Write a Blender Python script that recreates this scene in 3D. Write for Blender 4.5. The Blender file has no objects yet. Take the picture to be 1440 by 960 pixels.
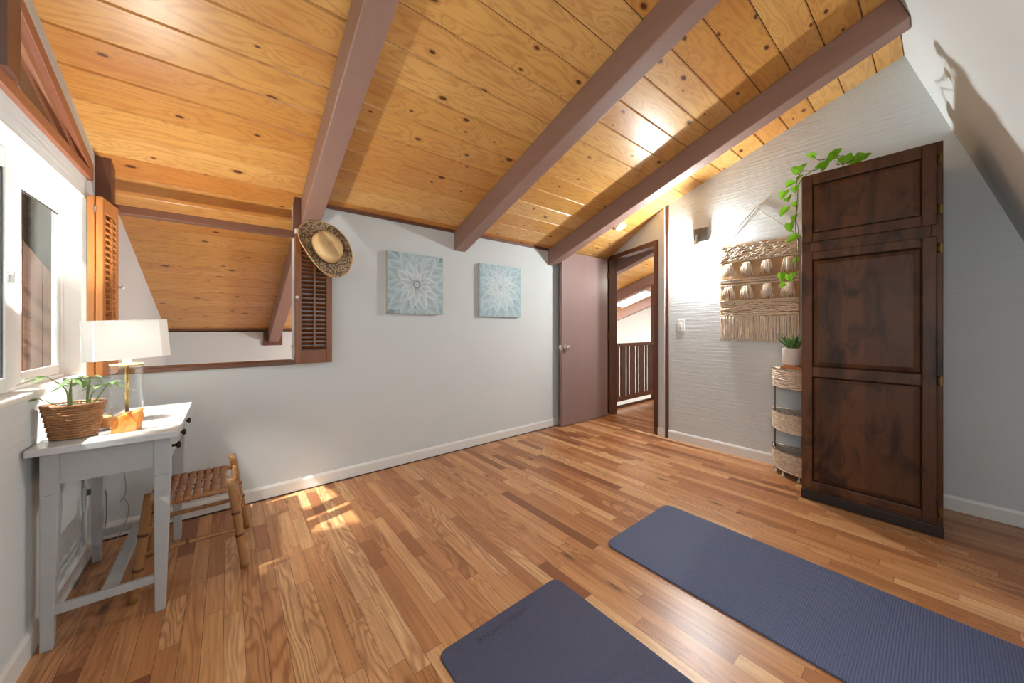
import bpy, bmesh, math, random
from mathutils import Vector, Matrix, noise as mnoise
random.seed(7)
PI = math.pi
C = bpy.context.scene.collection

# ------------------------------------------------------------------ helpers
class MB:
    """collects faces for ONE mesh object"""
    def __init__(s):
        s.v = []; s.f = []; s.sm = []; s.col = []
    def face(s, pts, smooth=False, col=None):
        i = len(s.v); s.v += [tuple(p) for p in pts]
        s.f.append(tuple(range(i, i + len(pts)))); s.sm.append(smooth); s.col.append(col)
    def mesh(s, vs, fs, smooth=False, col=None):
        i = len(s.v); s.v += [tuple(p) for p in vs]
        for f in fs:
            s.f.append(tuple(i + k for k in f)); s.sm.append(smooth); s.col.append(col)
    def box(s, a, b, col=None, M=None):
        x0, y0, z0 = a; x1, y1, z1 = b
        vs = [Vector(p) for p in ((x0,y0,z0),(x1,y0,z0),(x1,y1,z0),(x0,y1,z0),(x0,y0,z1),(x1,y0,z1),(x1,y1,z1),(x0,y1,z1))]
        if M is not None: vs = [M @ p for p in vs]
        s.mesh(vs, [(3,2,1,0),(4,5,6,7),(0,1,5,4),(1,2,6,5),(2,3,7,6),(3,0,4,7)], False, col)
    def hexa(s, bot, top, col=None):
        s.mesh(list(bot) + list(top), [(3,2,1,0),(4,5,6,7),(0,1,5,4),(1,2,6,5),(2,3,7,6),(3,0,4,7)], False, col)
    def prism(s, poly, off, col=None):
        """poly: 3D points of a planar polygon; off: extrusion vector"""
        n = len(poly); off = Vector(off)
        P = [Vector(p) for p in poly]; Q = [p + off for p in P]
        fs = [tuple(range(n - 1, -1, -1)), tuple(range(n, 2 * n))]
        for k in range(n):
            j = (k + 1) % n; fs.append((k, j, n + j, n + k))
        s.mesh(P + Q, fs, False, col)
    def tube(s, pts, r, n=8, cap=True, col=None, flat=1.0):
        pts = [Vector(p) for p in pts]; m = len(pts)
        rr = r if isinstance(r, (list, tuple)) else [r] * m
        t0 = (pts[1] - pts[0]).normalized()
        up = Vector((0, 0, 1)) if abs(t0.z) < .9 else Vector((1, 0, 0))
        a = t0.cross(up).normalized()
        vs = []
        for i, p in enumerate(pts):
            if i == 0: t = pts[1] - pts[0]
            elif i == m - 1: t = pts[-1] - pts[-2]
            else: t = pts[i + 1] - pts[i - 1]
            if t.length < 1e-9: t = t0
            t = t.normalized()
            a = (a - t * a.dot(t))
            a = a.normalized() if a.length > 1e-6 else t.orthogonal().normalized()
            b = t.cross(a)
            for k in range(n):
                th = 2 * PI * k / n
                vs.append(p + (a * math.cos(th) + b * math.sin(th) * flat) * rr[i])
        fs = []
        for i in range(m - 1):
            for k in range(n):
                k2 = (k + 1) % n
                fs.append((i*n + k, i*n + k2, (i+1)*n + k2, (i+1)*n + k))
        if cap:
            fs.append(tuple(range(n - 1, -1, -1))); fs.append(tuple((m-1)*n + k for k in range(n)))
        s.mesh(vs, fs, True, col)
    def loop(s, pts, r, n=6, col=None):
        """closed tube"""
        pts = [Vector(p) for p in pts]; m = len(pts); vs = []; fs = []
        for i, p in enumerate(pts):
            t = (pts[(i + 1) % m] - pts[i - 1]).normalized()
            a = t.cross(Vector((0, 0, 1)));
            a = a.normalized() if a.length > 1e-6 else Vector((1, 0, 0))
            b = t.cross(a)
            for k in range(n):
                th = 2 * PI * k / n
                vs.append(p + (a * math.cos(th) + b * math.sin(th)) * r)
        for i in range(m):
            j = (i + 1) % m
            for k in range(n):
                k2 = (k + 1) % n
                fs.append((i*n + k, i*n + k2, j*n + k2, j*n + k))
        s.mesh(vs, fs, True, col)
    def lathe(s, prof, c=(0, 0, 0), n=24, M=None, col=None, capb=True, capt=True, sx=1.0, sy=1.0):
        vs = []; fs = []; c = Vector(c); m = len(prof)
        for r, z in prof:
            for k in range(n):
                th = 2 * PI * k / n
                p = Vector((r * math.cos(th) * sx, r * math.sin(th) * sy, z))
                if M is not None: p = M @ p
                vs.append(p + c)
        for i in range(m - 1):
            for k in range(n):
                k2 = (k + 1) % n
                fs.append((i*n + k, i*n + k2, (i+1)*n + k2, (i+1)*n + k))
        if capb: fs.append(tuple(range(n - 1, -1, -1)))
        if capt: fs.append(tuple((m-1)*n + k for k in range(n)))
        s.mesh(vs, fs, True, col)
    def grid(s, fn, nu, nv, smooth=True, col=None):
        vs = [fn(u / nu, v / nv) for v in range(nv + 1) for u in range(nu + 1)]
        fs = [(j*(nu+1)+i, j*(nu+1)+i+1, (j+1)*(nu+1)+i+1, (j+1)*(nu+1)+i) for j in range(nv) for i in range(nu)]
        s.mesh(vs, fs, smooth, col)
    def build(s, name, mat, parent=None, bevel=0, kind=None, origin=None, sub=0, solid=0, autosm=True):
        me = bpy.data.meshes.new(name)
        o = origin
        if o is None and parent is not None: o = parent.get('_o', None)
        o = Vector(o) if o is not None else Vector((0, 0, 0))
        me.from_pydata([tuple(Vector(p) - o) for p in s.v], [], s.f)
        me.polygons.foreach_set('use_smooth', s.sm)
        if any(c is not None for c in s.col):
            ca = me.color_attributes.new('Col', 'FLOAT_COLOR', 'CORNER')
            for p in me.polygons:
                c = s.col[p.index] or (1, 1, 1, 1)
                for li in p.loop_indices:
                    ca.data[li].color = c
        me.validate(); me.update()
        ob = bpy.data.objects.new(name, me); C.objects.link(ob)
        me.materials.append(mat)
        if parent is not None:
            ob.parent = parent
        else:
            ob.location = o
        if bevel:
            b = ob.modifiers.new('bevel', 'BEVEL'); b.width = bevel; b.segments = 2; b.limit_method = 'ANGLE'; b.angle_limit = math.radians(40)
        if solid:
            b = ob.modifiers.new('solid', 'SOLIDIFY'); b.thickness = solid; b.offset = 0
        if sub:
            b = ob.modifiers.new('sub', 'SUBSURF'); b.levels = sub; b.render_levels = sub
        if kind: ob['kind'] = kind
        return ob

def thing(name, label, cat, loc=(0, 0, 0), group=None):
    """Empty at the thing's base; parts are given in world coordinates and made relative to it"""
    o = bpy.data.objects.new(name, None); C.objects.link(o)
    o.location = loc; o.empty_display_size = .05
    o['label'] = label; o['category'] = cat; o['_o'] = tuple(loc)
    if group: o['group'] = group
    return o
def tag(o, label, cat, group=None):
    o['label'] = label; o['category'] = cat
    if group: o['group'] = group
    return o
def subpart(mb, name, mat, part, **k):
    return mb.build(name, mat, part, origin=part.parent.get('_o', (0, 0, 0)) if part.parent else None, **k)

# ------------------------------------------------------------------ node materials
class NT:
    def __init__(s, name):
        m = bpy.data.materials.new(name); m.use_nodes = True
        s.m = m; s.t = m.node_tree; s.n = s.t.nodes; s.l = s.t.links
        s.b = s.n['Principled BSDF']; s.out = s.n['Material Output']
    def add(s, typ, **k):
        nd = s.n.new(typ)
        for a, v in k.items():
            if a.startswith('i_'):
                nd.inputs[a[2:].replace('_', ' ')].default_value = v
            else: setattr(nd, a, v)
        return nd
    def link(s, a, b): s.l.new(a, b)
    def coords(s, scale=(1, 1, 1), kind='Object', rot=(0, 0, 0), add=None):
        tc = s.add('ShaderNodeTexCoord'); mp = s.add('ShaderNodeMapping')
        mp.inputs['Scale'].default_value = scale; mp.inputs['Rotation'].default_value = rot
        if add is not None:
            va = s.add('ShaderNodeVectorMath', operation='ADD')
            s.link(tc.outputs[kind], va.inputs[0]); s.link(add, va.inputs[1]); s.link(va.outputs[0], mp.inputs[0])
        else: s.link(tc.outputs[kind], mp.inputs[0])
        return mp.outputs[0]
    def noise(s, vec, scale=5, detail=4, rough=.55, dist=0):
        nd = s.add('ShaderNodeTexNoise'); nd.inputs['Scale'].default_value = scale
        nd.inputs['Detail'].default_value = detail; nd.inputs['Roughness'].default_value = rough; nd.inputs['Distortion'].default_value = dist
        s.link(vec, nd.inputs['Vector']); return nd.outputs['Fac']
    def ramp(s, fac, stops, interp='LINEAR'):
        r = s.add('ShaderNodeValToRGB'); cr = r.color_ramp; cr.interpolation = interp
        while len(cr.elements) < len(stops): cr.elements.new(.5)
        for e, (p, c) in zip(cr.elements, stops):
            e.position = p; e.color = (*c, 1) if len(c) == 3 else c
        s.link(fac, r.inputs[0]); return r.outputs[0]
    def mix(s, fac, a, b, mode='MIX'):
        m = s.add('ShaderNodeMix', data_type='RGBA', blend_type=mode)
        for sock, v in ((m.inputs[0], fac), (m.inputs[6], a), (m.inputs[7], b)):
            if hasattr(v, 'is_linked') or hasattr(v, 'links'): s.link(v, sock)
            else: sock.default_value = v if not isinstance(v, tuple) else ((*v, 1) if len(v) == 3 else v)
        return m.outputs[2]
    def math(s, op, a, b=None, c=None, clamp=False):
        m = s.add('ShaderNodeMath', operation=op, use_clamp=clamp)
        for i, v in enumerate((a, b, c)):
            if v is None: continue
            if hasattr(v, 'links'): s.link(v, m.inputs[i])
            else: m.inputs[i].default_value = v
        return m.outputs[0]
    def bump(s, h, strength=.3, dist=.01):
        b = s.add('ShaderNodeBump'); b.inputs['Strength'].default_value = strength; b.inputs['Distance'].default_value = dist
        s.link(h, b.inputs['Height']); s.link(b.outputs[0], s.b.inputs['Normal'])
    def set(s, color=None, rough=None, metal=None, spec=None):
        if color is not None:
            if hasattr(color, 'links'): s.link(color, s.b.inputs['Base Color'])
            else: s.b.inputs['Base Color'].default_value = (*color, 1)
        if rough is not None:
            if hasattr(rough, 'links'): s.link(rough, s.b.inputs['Roughness'])
            else: s.b.inputs['Roughness'].default_value = rough
        if metal is not None: s.b.inputs['Metallic'].default_value = metal
        if spec is not None: s.b.inputs['Specular IOR Level'].default_value = spec
        return s.m

def lin(r, g, b):
    f = lambda c: ((c/255)/12.92 if c/255 <= .04045 else (((c/255)+.055)/1.055)**2.4)
    return (f(r), f(g), f(b))

def m_plain(name, col, rough=.5, metal=0, var=.06, scale=30, bump=0, spec=.5):
    t = NT(name); v = t.coords()
    n = t.noise(v, scale, 3)
    c = t.ramp(n, [(.3, tuple(x*(1-var) for x in col)), (.7, tuple(min(1, x*(1+var)) for x in col))])
    t.set(c, rough, metal, spec)
    if bump: t.bump(n, bump, .004)
    return t.m
def m_wood(name, c1, c2, axis='Z', scale=1.0, rough=.4, dark=None):
    t = NT(name)
    sc = {'X': (2, 28, 28), 'Y': (28, 2, 28), 'Z': (28, 28, 2)}[axis]
    v = t.coords(tuple(x*scale for x in sc))
    n = t.noise(v, 1.0, 6, .6, .6)
    v2 = t.coords(tuple(x*scale*.25 for x in sc)); n2 = t.noise(v2, 1.0, 3)
    c = t.ramp(n, [(.3, c1), (.7, c2)])
    c = t.mix(t.math('MULTIPLY', n2, .55), c, dark or tuple(x*.6 for x in c1))
    t.set(c, rough); t.bump(n, .08, .003)
    return t.m
def m_wall(name, col, line=(3, 3, 3), strength=.1, rough=.85, fine=60):
    t = NT(name); v = t.coords(line)
    n = t.noise(v, 1, 5, .6); n2 = t.noise(t.coords(), fine, 3); n3 = t.noise(t.coords(), 1.3, 2)
    c = t.ramp(n3, [(.3, tuple(x*.965 for x in col)), (.7, col)])
    t.set(c, rough, spec=.25)
    h = t.math('ADD', n, t.math('MULTIPLY', n2, .35)); t.bump(h, strength, .006)
    return t.m
def m_glass(name, tint=(1, 1, 1), mixin=.0, rough=.0):
    t = NT(name); t.n.remove(t.b)
    tr = t.add('ShaderNodeBsdfTransparent'); tr.inputs[0].default_value = (*tint, 1)
    gl = t.add('ShaderNodeBsdfGlossy'); gl.inputs['Roughness'].default_value = rough
    fr = t.add('ShaderNodeLayerWeight'); fr.inputs[0].default_value = .5
    mx = t.add('ShaderNodeMixShader')
    f = t.math('ADD', t.math('MULTIPLY', t.math('POWER', fr.outputs['Facing'], 5.), .55), .03 + mixin, clamp=True)
    t.link(f, mx.inputs[0]); t.link(tr.outputs[0], mx.inputs[1]); t.link(gl.outputs[0], mx.inputs[2])
    t.link(mx.outputs[0], t.out.inputs[0]); return t.m
def m_emit(name, col, s):
    t = NT(name); t.n.remove(t.b)
    e = t.add('ShaderNodeEmission'); e.inputs[0].default_value = (*col, 1); e.inputs[1].default_value = s
    tr = t.add('ShaderNodeBsdfTransparent'); ad = t.add('ShaderNodeAddShader')      # clear glass bulb: lets its own filament light out
    t.link(e.outputs[0], ad.inputs[0]); t.link(tr.outputs[0], ad.inputs[1]); t.link(ad.outputs[0], t.out.inputs[0]); return t.m
def m_translucent(name, col, amount=.5):
    t = NT(name)
    tr = t.add('ShaderNodeBsdfTranslucent'); mx = t.add('ShaderNodeMixShader'); mx.inputs[0].default_value = amount
    n = t.noise(t.coords((400, 400, 400)), 1, 2)
    c = t.ramp(n, [(.3, tuple(x*.94 for x in col)), (.7, col)])
    t.set(c, .9, spec=.1); t.link(c, tr.inputs[0])
    t.link(t.b.outputs[0], mx.inputs[1]); t.link(tr.outputs[0], mx.inputs[2]); t.link(mx.outputs[0], t.out.inputs[0]); return t.m

# --- floor: every strip carries its own tone (r), offset (g) and figure (b) in the colour attribute
def m_floor():
    t = NT('oak_laminate')
    at = t.add('ShaderNodeVertexColor'); at.layer_name = 'Col'
    sp = t.add('ShaderNodeSeparateColor'); t.link(at.outputs[0], sp.inputs[0])
    off = t.add('ShaderNodeCombineXYZ')
    t.link(t.math('MULTIPLY', sp.outputs[1], 31.), off.inputs[0]); t.link(t.math('MULTIPLY', sp.outputs[1], 87.), off.inputs[1]); t.link(t.math('MULTIPLY', sp.outputs[1], 13.), off.inputs[2])
    base = t.ramp(sp.outputs[0], [(0, lin(134, 84, 52)), (.2, lin(164, 107, 66)), (.5, lin(195, 138, 90)), (.8, lin(211, 160, 111)), (1, lin(223, 177, 128))])
    grain = t.noise(t.coords((75, 3.2, 1), add=off.outputs[0]), 1, 6, .65, .4)
    # cathedral figure: rings of a stretched, distorted field
    fld = t.noise(t.coords((9, 1.3, 1), add=off.outputs[0]), 1, 2, .4, .3)
    ring = t.math('SINE', t.math('MULTIPLY', fld, 95.))
    ring = t.math('MULTIPLY', t.math('ADD', ring, 1.), .5)
    ring = t.math('MULTIPLY', t.math('POWER', ring, 2.), sp.outputs[2])
    streak = t.noise(t.coords((16, .9, 1), add=off.outputs[0]), 1, 3, .5, .6)
    c = t.mix(t.ramp(grain, [(.38, (0, 0, 0)), (.66, (.5, .5, .5))]), base, lin(136, 84, 48))
    c = t.mix(t.math('MULTIPLY', ring, .65), c, lin(132, 78, 44))
    c = t.mix(t.ramp(streak, [(.56, (0, 0, 0)), (.74, (.5, .5, .5))]), c, lin(126, 74, 44))
    kn = t.add('ShaderNodeTexVoronoi', voronoi_dimensions='2D'); kn.inputs['Scale'].default_value = 1.0; t.link(t.coords((5, 1.6, 1), add=off.outputs[0]), kn.inputs['Vector'])
    kc = t.add('ShaderNodeSeparateColor'); t.link(kn.outputs['Color'], kc.inputs[0])
    c = t.mix(t.math('MULTIPLY', t.ramp(kn.outputs['Distance'], [(.03, (.75, .75, .75)), (.10, (0, 0, 0))]), t.math('GREATER_THAN', kc.outputs[0], .78)), c, lin(74, 40, 24))
    t.set(c, t.math('ADD', t.math('MULTIPLY', grain, .12), .27), spec=.5); t.bump(grain, .035, .002)
    return t.m
def m_pine():
    t = NT('knotty_pine_boards')
    at = t.add('ShaderNodeVertexColor'); at.layer_name = 'Col'
    sp = t.add('ShaderNodeSeparateColor'); t.link(at.outputs[0], sp.inputs[0])
    off = t.add('ShaderNodeCombineXYZ')
    t.link(t.math('MULTIPLY', sp.outputs[1], 57.), off.inputs[0]); t.link(t.math('MULTIPLY', sp.outputs[1], 29.), off.inputs[1])
    base = t.ramp(sp.outputs[0], [(0, lin(200, 138, 68)), (.35, lin(213, 158, 84)), (.7, lin(223, 173, 100)), (1, lin(231, 187, 120))])
    vo = t.add('ShaderNodeTexVoronoi', voronoi_dimensions='2D'); vo.inputs['Scale'].default_value = 1.0
    t.link(t.coords((3.0, 6.2, .001), add=off.outputs[0]), vo.inputs['Vector'])
    d = vo.outputs['Distance']
    kr = t.add('ShaderNodeSeparateColor'); t.link(vo.outputs['Color'], kr.inputs[0])
    sel = t.math('GREATER_THAN', kr.outputs[0], .45)                      # only some cells bear a knot
    rad = t.math('ADD', t.math('MULTIPLY', kr.outputs[1], .10), .05)
    q = t.math('DIVIDE', d, rad)
    fld = t.noise(t.coords((1.1, 9, .01), add=off.outputs[0]), 1, 3, .5, .3)
    halo = t.math('MULTIPLY', t.math('EXPONENT', t.math('MULTIPLY', d, -7.)), .25)
    ring = t.math('SINE', t.math('MULTIPLY', t.math('ADD', fld, halo), 70.))
    ring = t.math('POWER', t.math('MULTIPLY', t.math('ADD', ring, 1.), .5), 3.)
    grain = t.noise(t.coords((4, 110, .01), add=off.outputs[0]), 1, 5, .6, .2)
    c = t.mix(t.math('MULTIPLY', ring, .30), base, lin(150, 78, 32))
    c = t.mix(t.math('MULTIPLY', grain, .22), c, lin(160, 88, 38))
    blot = t.noise(t.coords((1.2, 3, .01), add=off.outputs[0]), 1, 2)
    c = t.mix(t.ramp(blot, [(.5, (0, 0, 0)), (.75, (.45, .45, .45))]), c, lin(176, 98, 44))
    aura = t.math('MULTIPLY', t.ramp(q, [(.45, (1, 1, 1)), (1., (0, 0, 0))]), sel)
    core = t.math('MULTIPLY', t.ramp(q, [(.42, (1, 1, 1)), (.60, (0, 0, 0))]), sel)
    c = t.mix(t.math('MULTIPLY', aura, .5), c, lin(150, 78, 36))
    c = t.mix(t.math('MULTIPLY', core, .88), c, lin(66, 36, 24))
    t.set(c, .34, spec=.45); t.bump(grain, .04, .002)
    return t.m
def m_wardrobe():
    t = NT('dark_stained_alder')
    tc = t.add('ShaderNodeTexCoord'); sx = t.add('ShaderNodeSeparateXYZ'); t.link(tc.outputs['Object'], sx.inputs[0])
    wob = t.noise(t.coords((1, 1, .6)), 2, 2)
    k = t.math('FLOOR', t.math('ADD', t.math('MULTIPLY', sx.outputs[1], 9.3), t.math('MULTIPLY', wob, .06)))
    wn = t.add('ShaderNodeTexWhiteNoise', noise_dimensions='1D'); t.link(k, wn.inputs['W'])
    blot = t.noise(t.coords((1, 9, 4)), 1, 4, .62, .8)
    grain = t.noise(t.coords((30, 45, 2.5)), 1, 5, .6, .3)
    c = t.ramp(wn.outputs[0], [(0, lin(84, 53, 33)), (1, lin(112, 71, 43))])
    c = t.mix(t.ramp(blot, [(.46, (0, 0, 0)), (.66, (.9, .9, .9))]), c, lin(40, 25, 17))
    c = t.mix(t.math('MULTIPLY', grain, .4), c, lin(46, 27, 17))
    t.set(c, .46, spec=.28); t.bump(grain, .05, .002); return t.m

M = {}
M['floor'] = m_floor(); M['pine'] = m_pine(); M['ward'] = m_wardrobe()
WALL = lin(211, 216, 217)
M['wall'] = m_wall('painted_wall', WALL, (4, 4, 4), .06)
M['wall_lined'] = m_wall('painted_rough_sawn_wall', WALL, (2.2, 2.2, 62), .42, fine=40)
M['trim_white'] = m_plain('white_trim_paint', lin(226, 225, 222), .4, var=.02)
M['beam'] = m_wood('brown_painted_beam', lin(148, 116, 105), lin(160, 127, 115), 'Y', .6, .5, lin(134, 103, 92))
M['brown'] = m_wood('brown_stained_trim', lin(98, 60, 44), lin(116, 76, 58), 'Z', .6, .42)
M['brown_h'] = m_wood('brown_stained_rail', lin(104, 64, 44), lin(124, 80, 58), 'X', .6, .42)
M['door'] = m_wood('brown_painted_door', lin(136, 112, 109), lin(144, 119, 116), 'Z', .5, .38, lin(126, 101, 98))
M['cedar'] = m_wood('cedar_trim', lin(150, 92, 64), lin(172, 112, 82), 'Y', .6, .45)
M['shutter'] = m_wood('oak_shutter', lin(116, 66, 34), lin(150, 92, 50), 'Z', .8, .42)
M['shutter_l'] = m_wood('oak_shutter_light', lin(186, 118, 60), lin(206, 140, 78), 'Z', .8, .42, lin(150, 88, 42))
M['desk'] = m_plain('grey_desk_shaded', lin(174, 175, 176), .38, var=.02)  # body grey darkened to carry the shade of the unlit front
M['desk_top'] = m_plain('grey_desktop_paint', lin(196, 197, 199), .3, var=.02)
M['knob_dark'] = m_plain('dark_bronze', lin(52, 46, 44), .35, .8)
M['nickel'] = m_plain('brushed_nickel', lin(168, 164, 158), .28, 1.0)
M['chrome'] = m_plain('bright_chrome', lin(225, 222, 216), .12, 1.0, var=.01)
M['brass'] = m_plain('brushed_brass', lin(212, 184, 118), .3, 1.0)
M['brass_old'] = m_plain('antique_brass', lin(112, 88, 54), .5, 1.0)
M['bamboo'] = m_wood('bamboo_cane', lin(150, 106, 62), lin(184, 138, 90), 'Z', 1.2, .45, lin(122, 80, 44))
M['bamboo_strip'] = m_wood('split_bamboo', lin(154, 104, 62), lin(182, 130, 84), 'Y', 1.2, .42, lin(130, 84, 48))
M['node'] = m_plain('bamboo_node', lin(96, 58, 30), .5)
M['glass'] = m_glass('clear_glass', (.97, .985, .98))
M['glass_lamp'] = m_glass('lamp_glass', (.99, .992, .995), .0)
M['pane'] = m_glass('window_pane', (.96, .985, .98), .0)
M['shade'] = m_translucent('lamp_shade_linen', (.86, .845, .82), .12)
M['vinyl'] = m_plain('white_vinyl', lin(232, 232, 232), .35, var=.01)
M['rubber'] = m_plain('dark_gap', lin(60, 60, 60), .6)
M['white_plastic'] = m_plain('white_plastic', lin(238, 237, 233), .35, var=.01)
M['jar_fill'] = m_plain('amber_filling', lin(198, 142, 66), .4, var=.3, scale=90)
M['leaf_pale'] = m_translucent('pale_leaf', lin(146, 174, 120), .35)
M['leaf'] = m_translucent('pothos_leaf', lin(126, 182, 48), .35)
M['leaf_dark'] = m_translucent('dark_leaf', lin(64, 110, 56), .25)
M['stem'] = m_plain('green_stem', lin(126, 140, 72), .5)
M['stem_brown'] = m_plain('brown_stem', lin(92, 84, 44), .5)
M['soil'] = m_plain('potting_soil', lin(62, 50, 38), .95, var=.4, scale=120, bump=.6)
M['wicker'] = m_wood('brown_wicker', lin(146, 96, 56), lin(188, 138, 92), 'X', 1.5, .5, lin(110, 64, 34))
M['seagrass'] = m_plain('seagrass_rope', lin(214, 196, 176), .85, var=.24, scale=50)
M['iron'] = m_plain('grey_iron', lin(92, 88, 84), .5, .6)
M['pot_white'] = m_plain('white_ceramic', lin(226, 220, 214), .35, var=.03)
M['yarn'] = m_plain('cream_yarn', lin(224, 208, 188), .95, var=.14, scale=110)
M['cord'] = m_plain('grey_cord', lin(150, 140, 126), .9)
M['yarn2'] = m_plain('beige_cloth', lin(178, 144, 108), .95, var=.1, scale=200)
M['straw'] = m_plain('tan_straw', lin(206, 172, 122), .6, var=.08, scale=200, bump=.3)
M['exterior_siding'] = m_wood('cedar_siding', lin(138, 98, 82), lin(164, 122, 102), 'Z', .6, .7)
M['bark'] = m_plain('redwood_bark', lin(120, 80, 60), .9, var=.25, scale=14, bump=.8)
M['grass'] = m_plain('garden_ground', lin(110, 112, 84), .95, var=.3, scale=9)
M['carpet'] = m_plain('light_carpet', lin(206, 202, 196), .95, var=.06, scale=90)
M['glaze'] = m_plain('dark_glazed_moulding', lin(40, 25, 18), .45, spec=.3)
M['white_bulb'] = m_emit('lit_bulb', (1, .93, .82), 26)
M['warm_bulb'] = m_emit('warm_lit_bulb', (1, .80, .55), 16)

# orange crystal block
t = NT('orange_crystal'); n = t.noise(t.coords(), 26, 5, .65); n2 = t.noise(t.coords(), 9, 2)
c = t.ramp(n2, [(.3, lin(246, 142, 22)), (.7, lin(244, 172, 104))]); c = t.mix(t.ramp(n, [(.45, (0, 0, 0)), (.75, (.35, .35, .35))]), c, lin(252, 206, 146))
t.set(c, .45); t.b.inputs['Subsurface Weight'].default_value = .8; t.b.inputs['Subsurface Radius'].default_value = (.03, .012, .004); t.bump(n, .4, .004); M['salt'] = t.m
# hat brim lace
t = NT('patterned_straw_brim'); vo = t.add('ShaderNodeTexVoronoi', feature='F1'); vo.inputs['Scale'].default_value = 70; vo.inputs['Randomness'].default_value = .8
t.link(t.coords(), vo.inputs['Vector'])
c = t.ramp(vo.outputs['Distance'], [(.0, lin(150, 128, 98)), (.18, lin(108, 88, 66)), (.34, lin(182, 158, 124)), (.48, lin(176, 150, 114)), (.58, lin(98, 78, 58))])
t.set(c, .75); t.bump(vo.outputs['Distance'], .4, .004); M['brim'] = t.m
# yoga mats: fine ribs across the width, smooth speckled foam near the printed end
def m_mat(name, c1, c2, y_end):
    t = NT(name); tc = t.add('ShaderNodeTexCoord'); sx = t.add('ShaderNodeSeparateXYZ'); t.link(tc.outputs['Object'], sx.inputs[0])
    rib = t.math('SINE', t.math('MULTIPLY', sx.outputs[1], 2 * PI / .0085))
    fine = t.math('SINE', t.math('MULTIPLY', sx.outputs[0], 2 * PI / .006))
    fade = t.math('MULTIPLY', t.math('SUBTRACT', y_end - .28, sx.outputs[1]), 6., clamp=True)
    h = t.math('MULTIPLY', t.math('ADD', rib, t.math('MULTIPLY', fine, .3)), fade)
    sp = t.noise(t.coords(), 240, 2); big = t.noise(t.coords(), 5, 2)
    c = t.ramp(sp, [(.3, c1), (.7, c2)])
    c = t.mix(t.math('MULTIPLY', t.math('MULTIPLY', t.math('ADD', h, 1.), .5), .16), c, tuple(min(1, x*2.4) for x in c2))
    t.set(c, .62, spec=.35); t.bump(t.math('ADD', h, t.math('MULTIPLY', sp, .6)), .3, .003); return t.m
M['mat_near'] = m_mat('charcoal_blue_foam', lin(66, 64, 80), lin(82, 80, 96), 1.13)
M['mat_far'] = m_mat('slate_blue_foam', lin(72, 74, 94), lin(90, 92, 112), 1.135)
M['emboss'] = m_plain('embossed_print', lin(44, 42, 54), .6, var=.2, scale=300)
# painting pigment from the colour attribute
t = NT('painted_petals'); at = t.add('ShaderNodeVertexColor'); at.layer_name = 'Col'
br = t.noise(t.coords((1, 1, 1)), 70, 4); c = t.mix(t.math('MULTIPLY', br, .30), at.outputs[0], lin(150, 172, 178))
t.set(c, .6); t.bump(br, .2, .003); M['petal'] = t.m
M['canvas'] = m_plain('canvas_edge', lin(190, 202, 200), .7, var=.08)
M['canvas_cream'] = m_plain('canvas_cream_edge', lin(206, 200, 180), .7, var=.08)

# ------------------------------------------------------------------ measurements of the place (metres)
XL, XR, YB = -.557, 3.608, 2.909
SL = .35
def cz(y): return 2.078 + SL * (YB - y)          # underside of the pine ceiling
RIDGE = (.168, cz(.168))
WS = 2.953                                       # steep white roof slope towards the camera
def wy(z): return RIDGE[0] - (RIDGE[1] - z) / WS
YK = 5.57                                        # knee wall of the far room
XG = 7.2                                         # far gable of the landing
NORM = Vector((0, SL, 1)).normalized()

# ------------------------------------------------------------------ floor
def build_floor():
    mb = MB(); w = .0625
    def lay(x0, x1, y0, y1):
        x = x0
        while x < x1 - 1e-4:
            xa, xb = x, min(x + w, x1)
            y = y0 - random.random() * .5
            while y < y1:
                L = random.choice((.30, .42, .55, .75, .95)) * random.uniform(.85, 1.15)
                a, b = max(y, y0), min(y + L, y1)
                if b > a + 1e-4:
                    tone = min(1, max(0, random.gauss(.55, .28)))
                    fig = max(0, random.uniform(-.5, 1.0))
                    col = (tone, random.random(), fig, 1)
                    g = .0006
                    mb.face([(xa+g, a+g, 0), (xb-g, a+g, 0), (xb-g, b-g, 0), (xa+g, b-g, 0)], False, col)
                y += L
            x += w
    lay(XL - .02, 6.6, -.88, 2.97)
    lay(XL - .02, 4.06, 2.97, YK)
    f = mb.build('floor', M['floor'], kind='structure')
    sb = MB(); sb.box((-.72, -1.0, -.16), (6.6, 2.97, -.0012)); sb.box((-.72, 2.97, -.16), (4.13, YK + .1, -.0012))
    sb.build('floor_joint', m_plain('dark_joint', lin(70, 42, 26), .6), f)
build_floor()
lf = MB(); lf.box((4.13, 2.0, -2.5), (XG, YK, -2.4)); lf.build('floor', M['carpet'], kind='structure')

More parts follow.
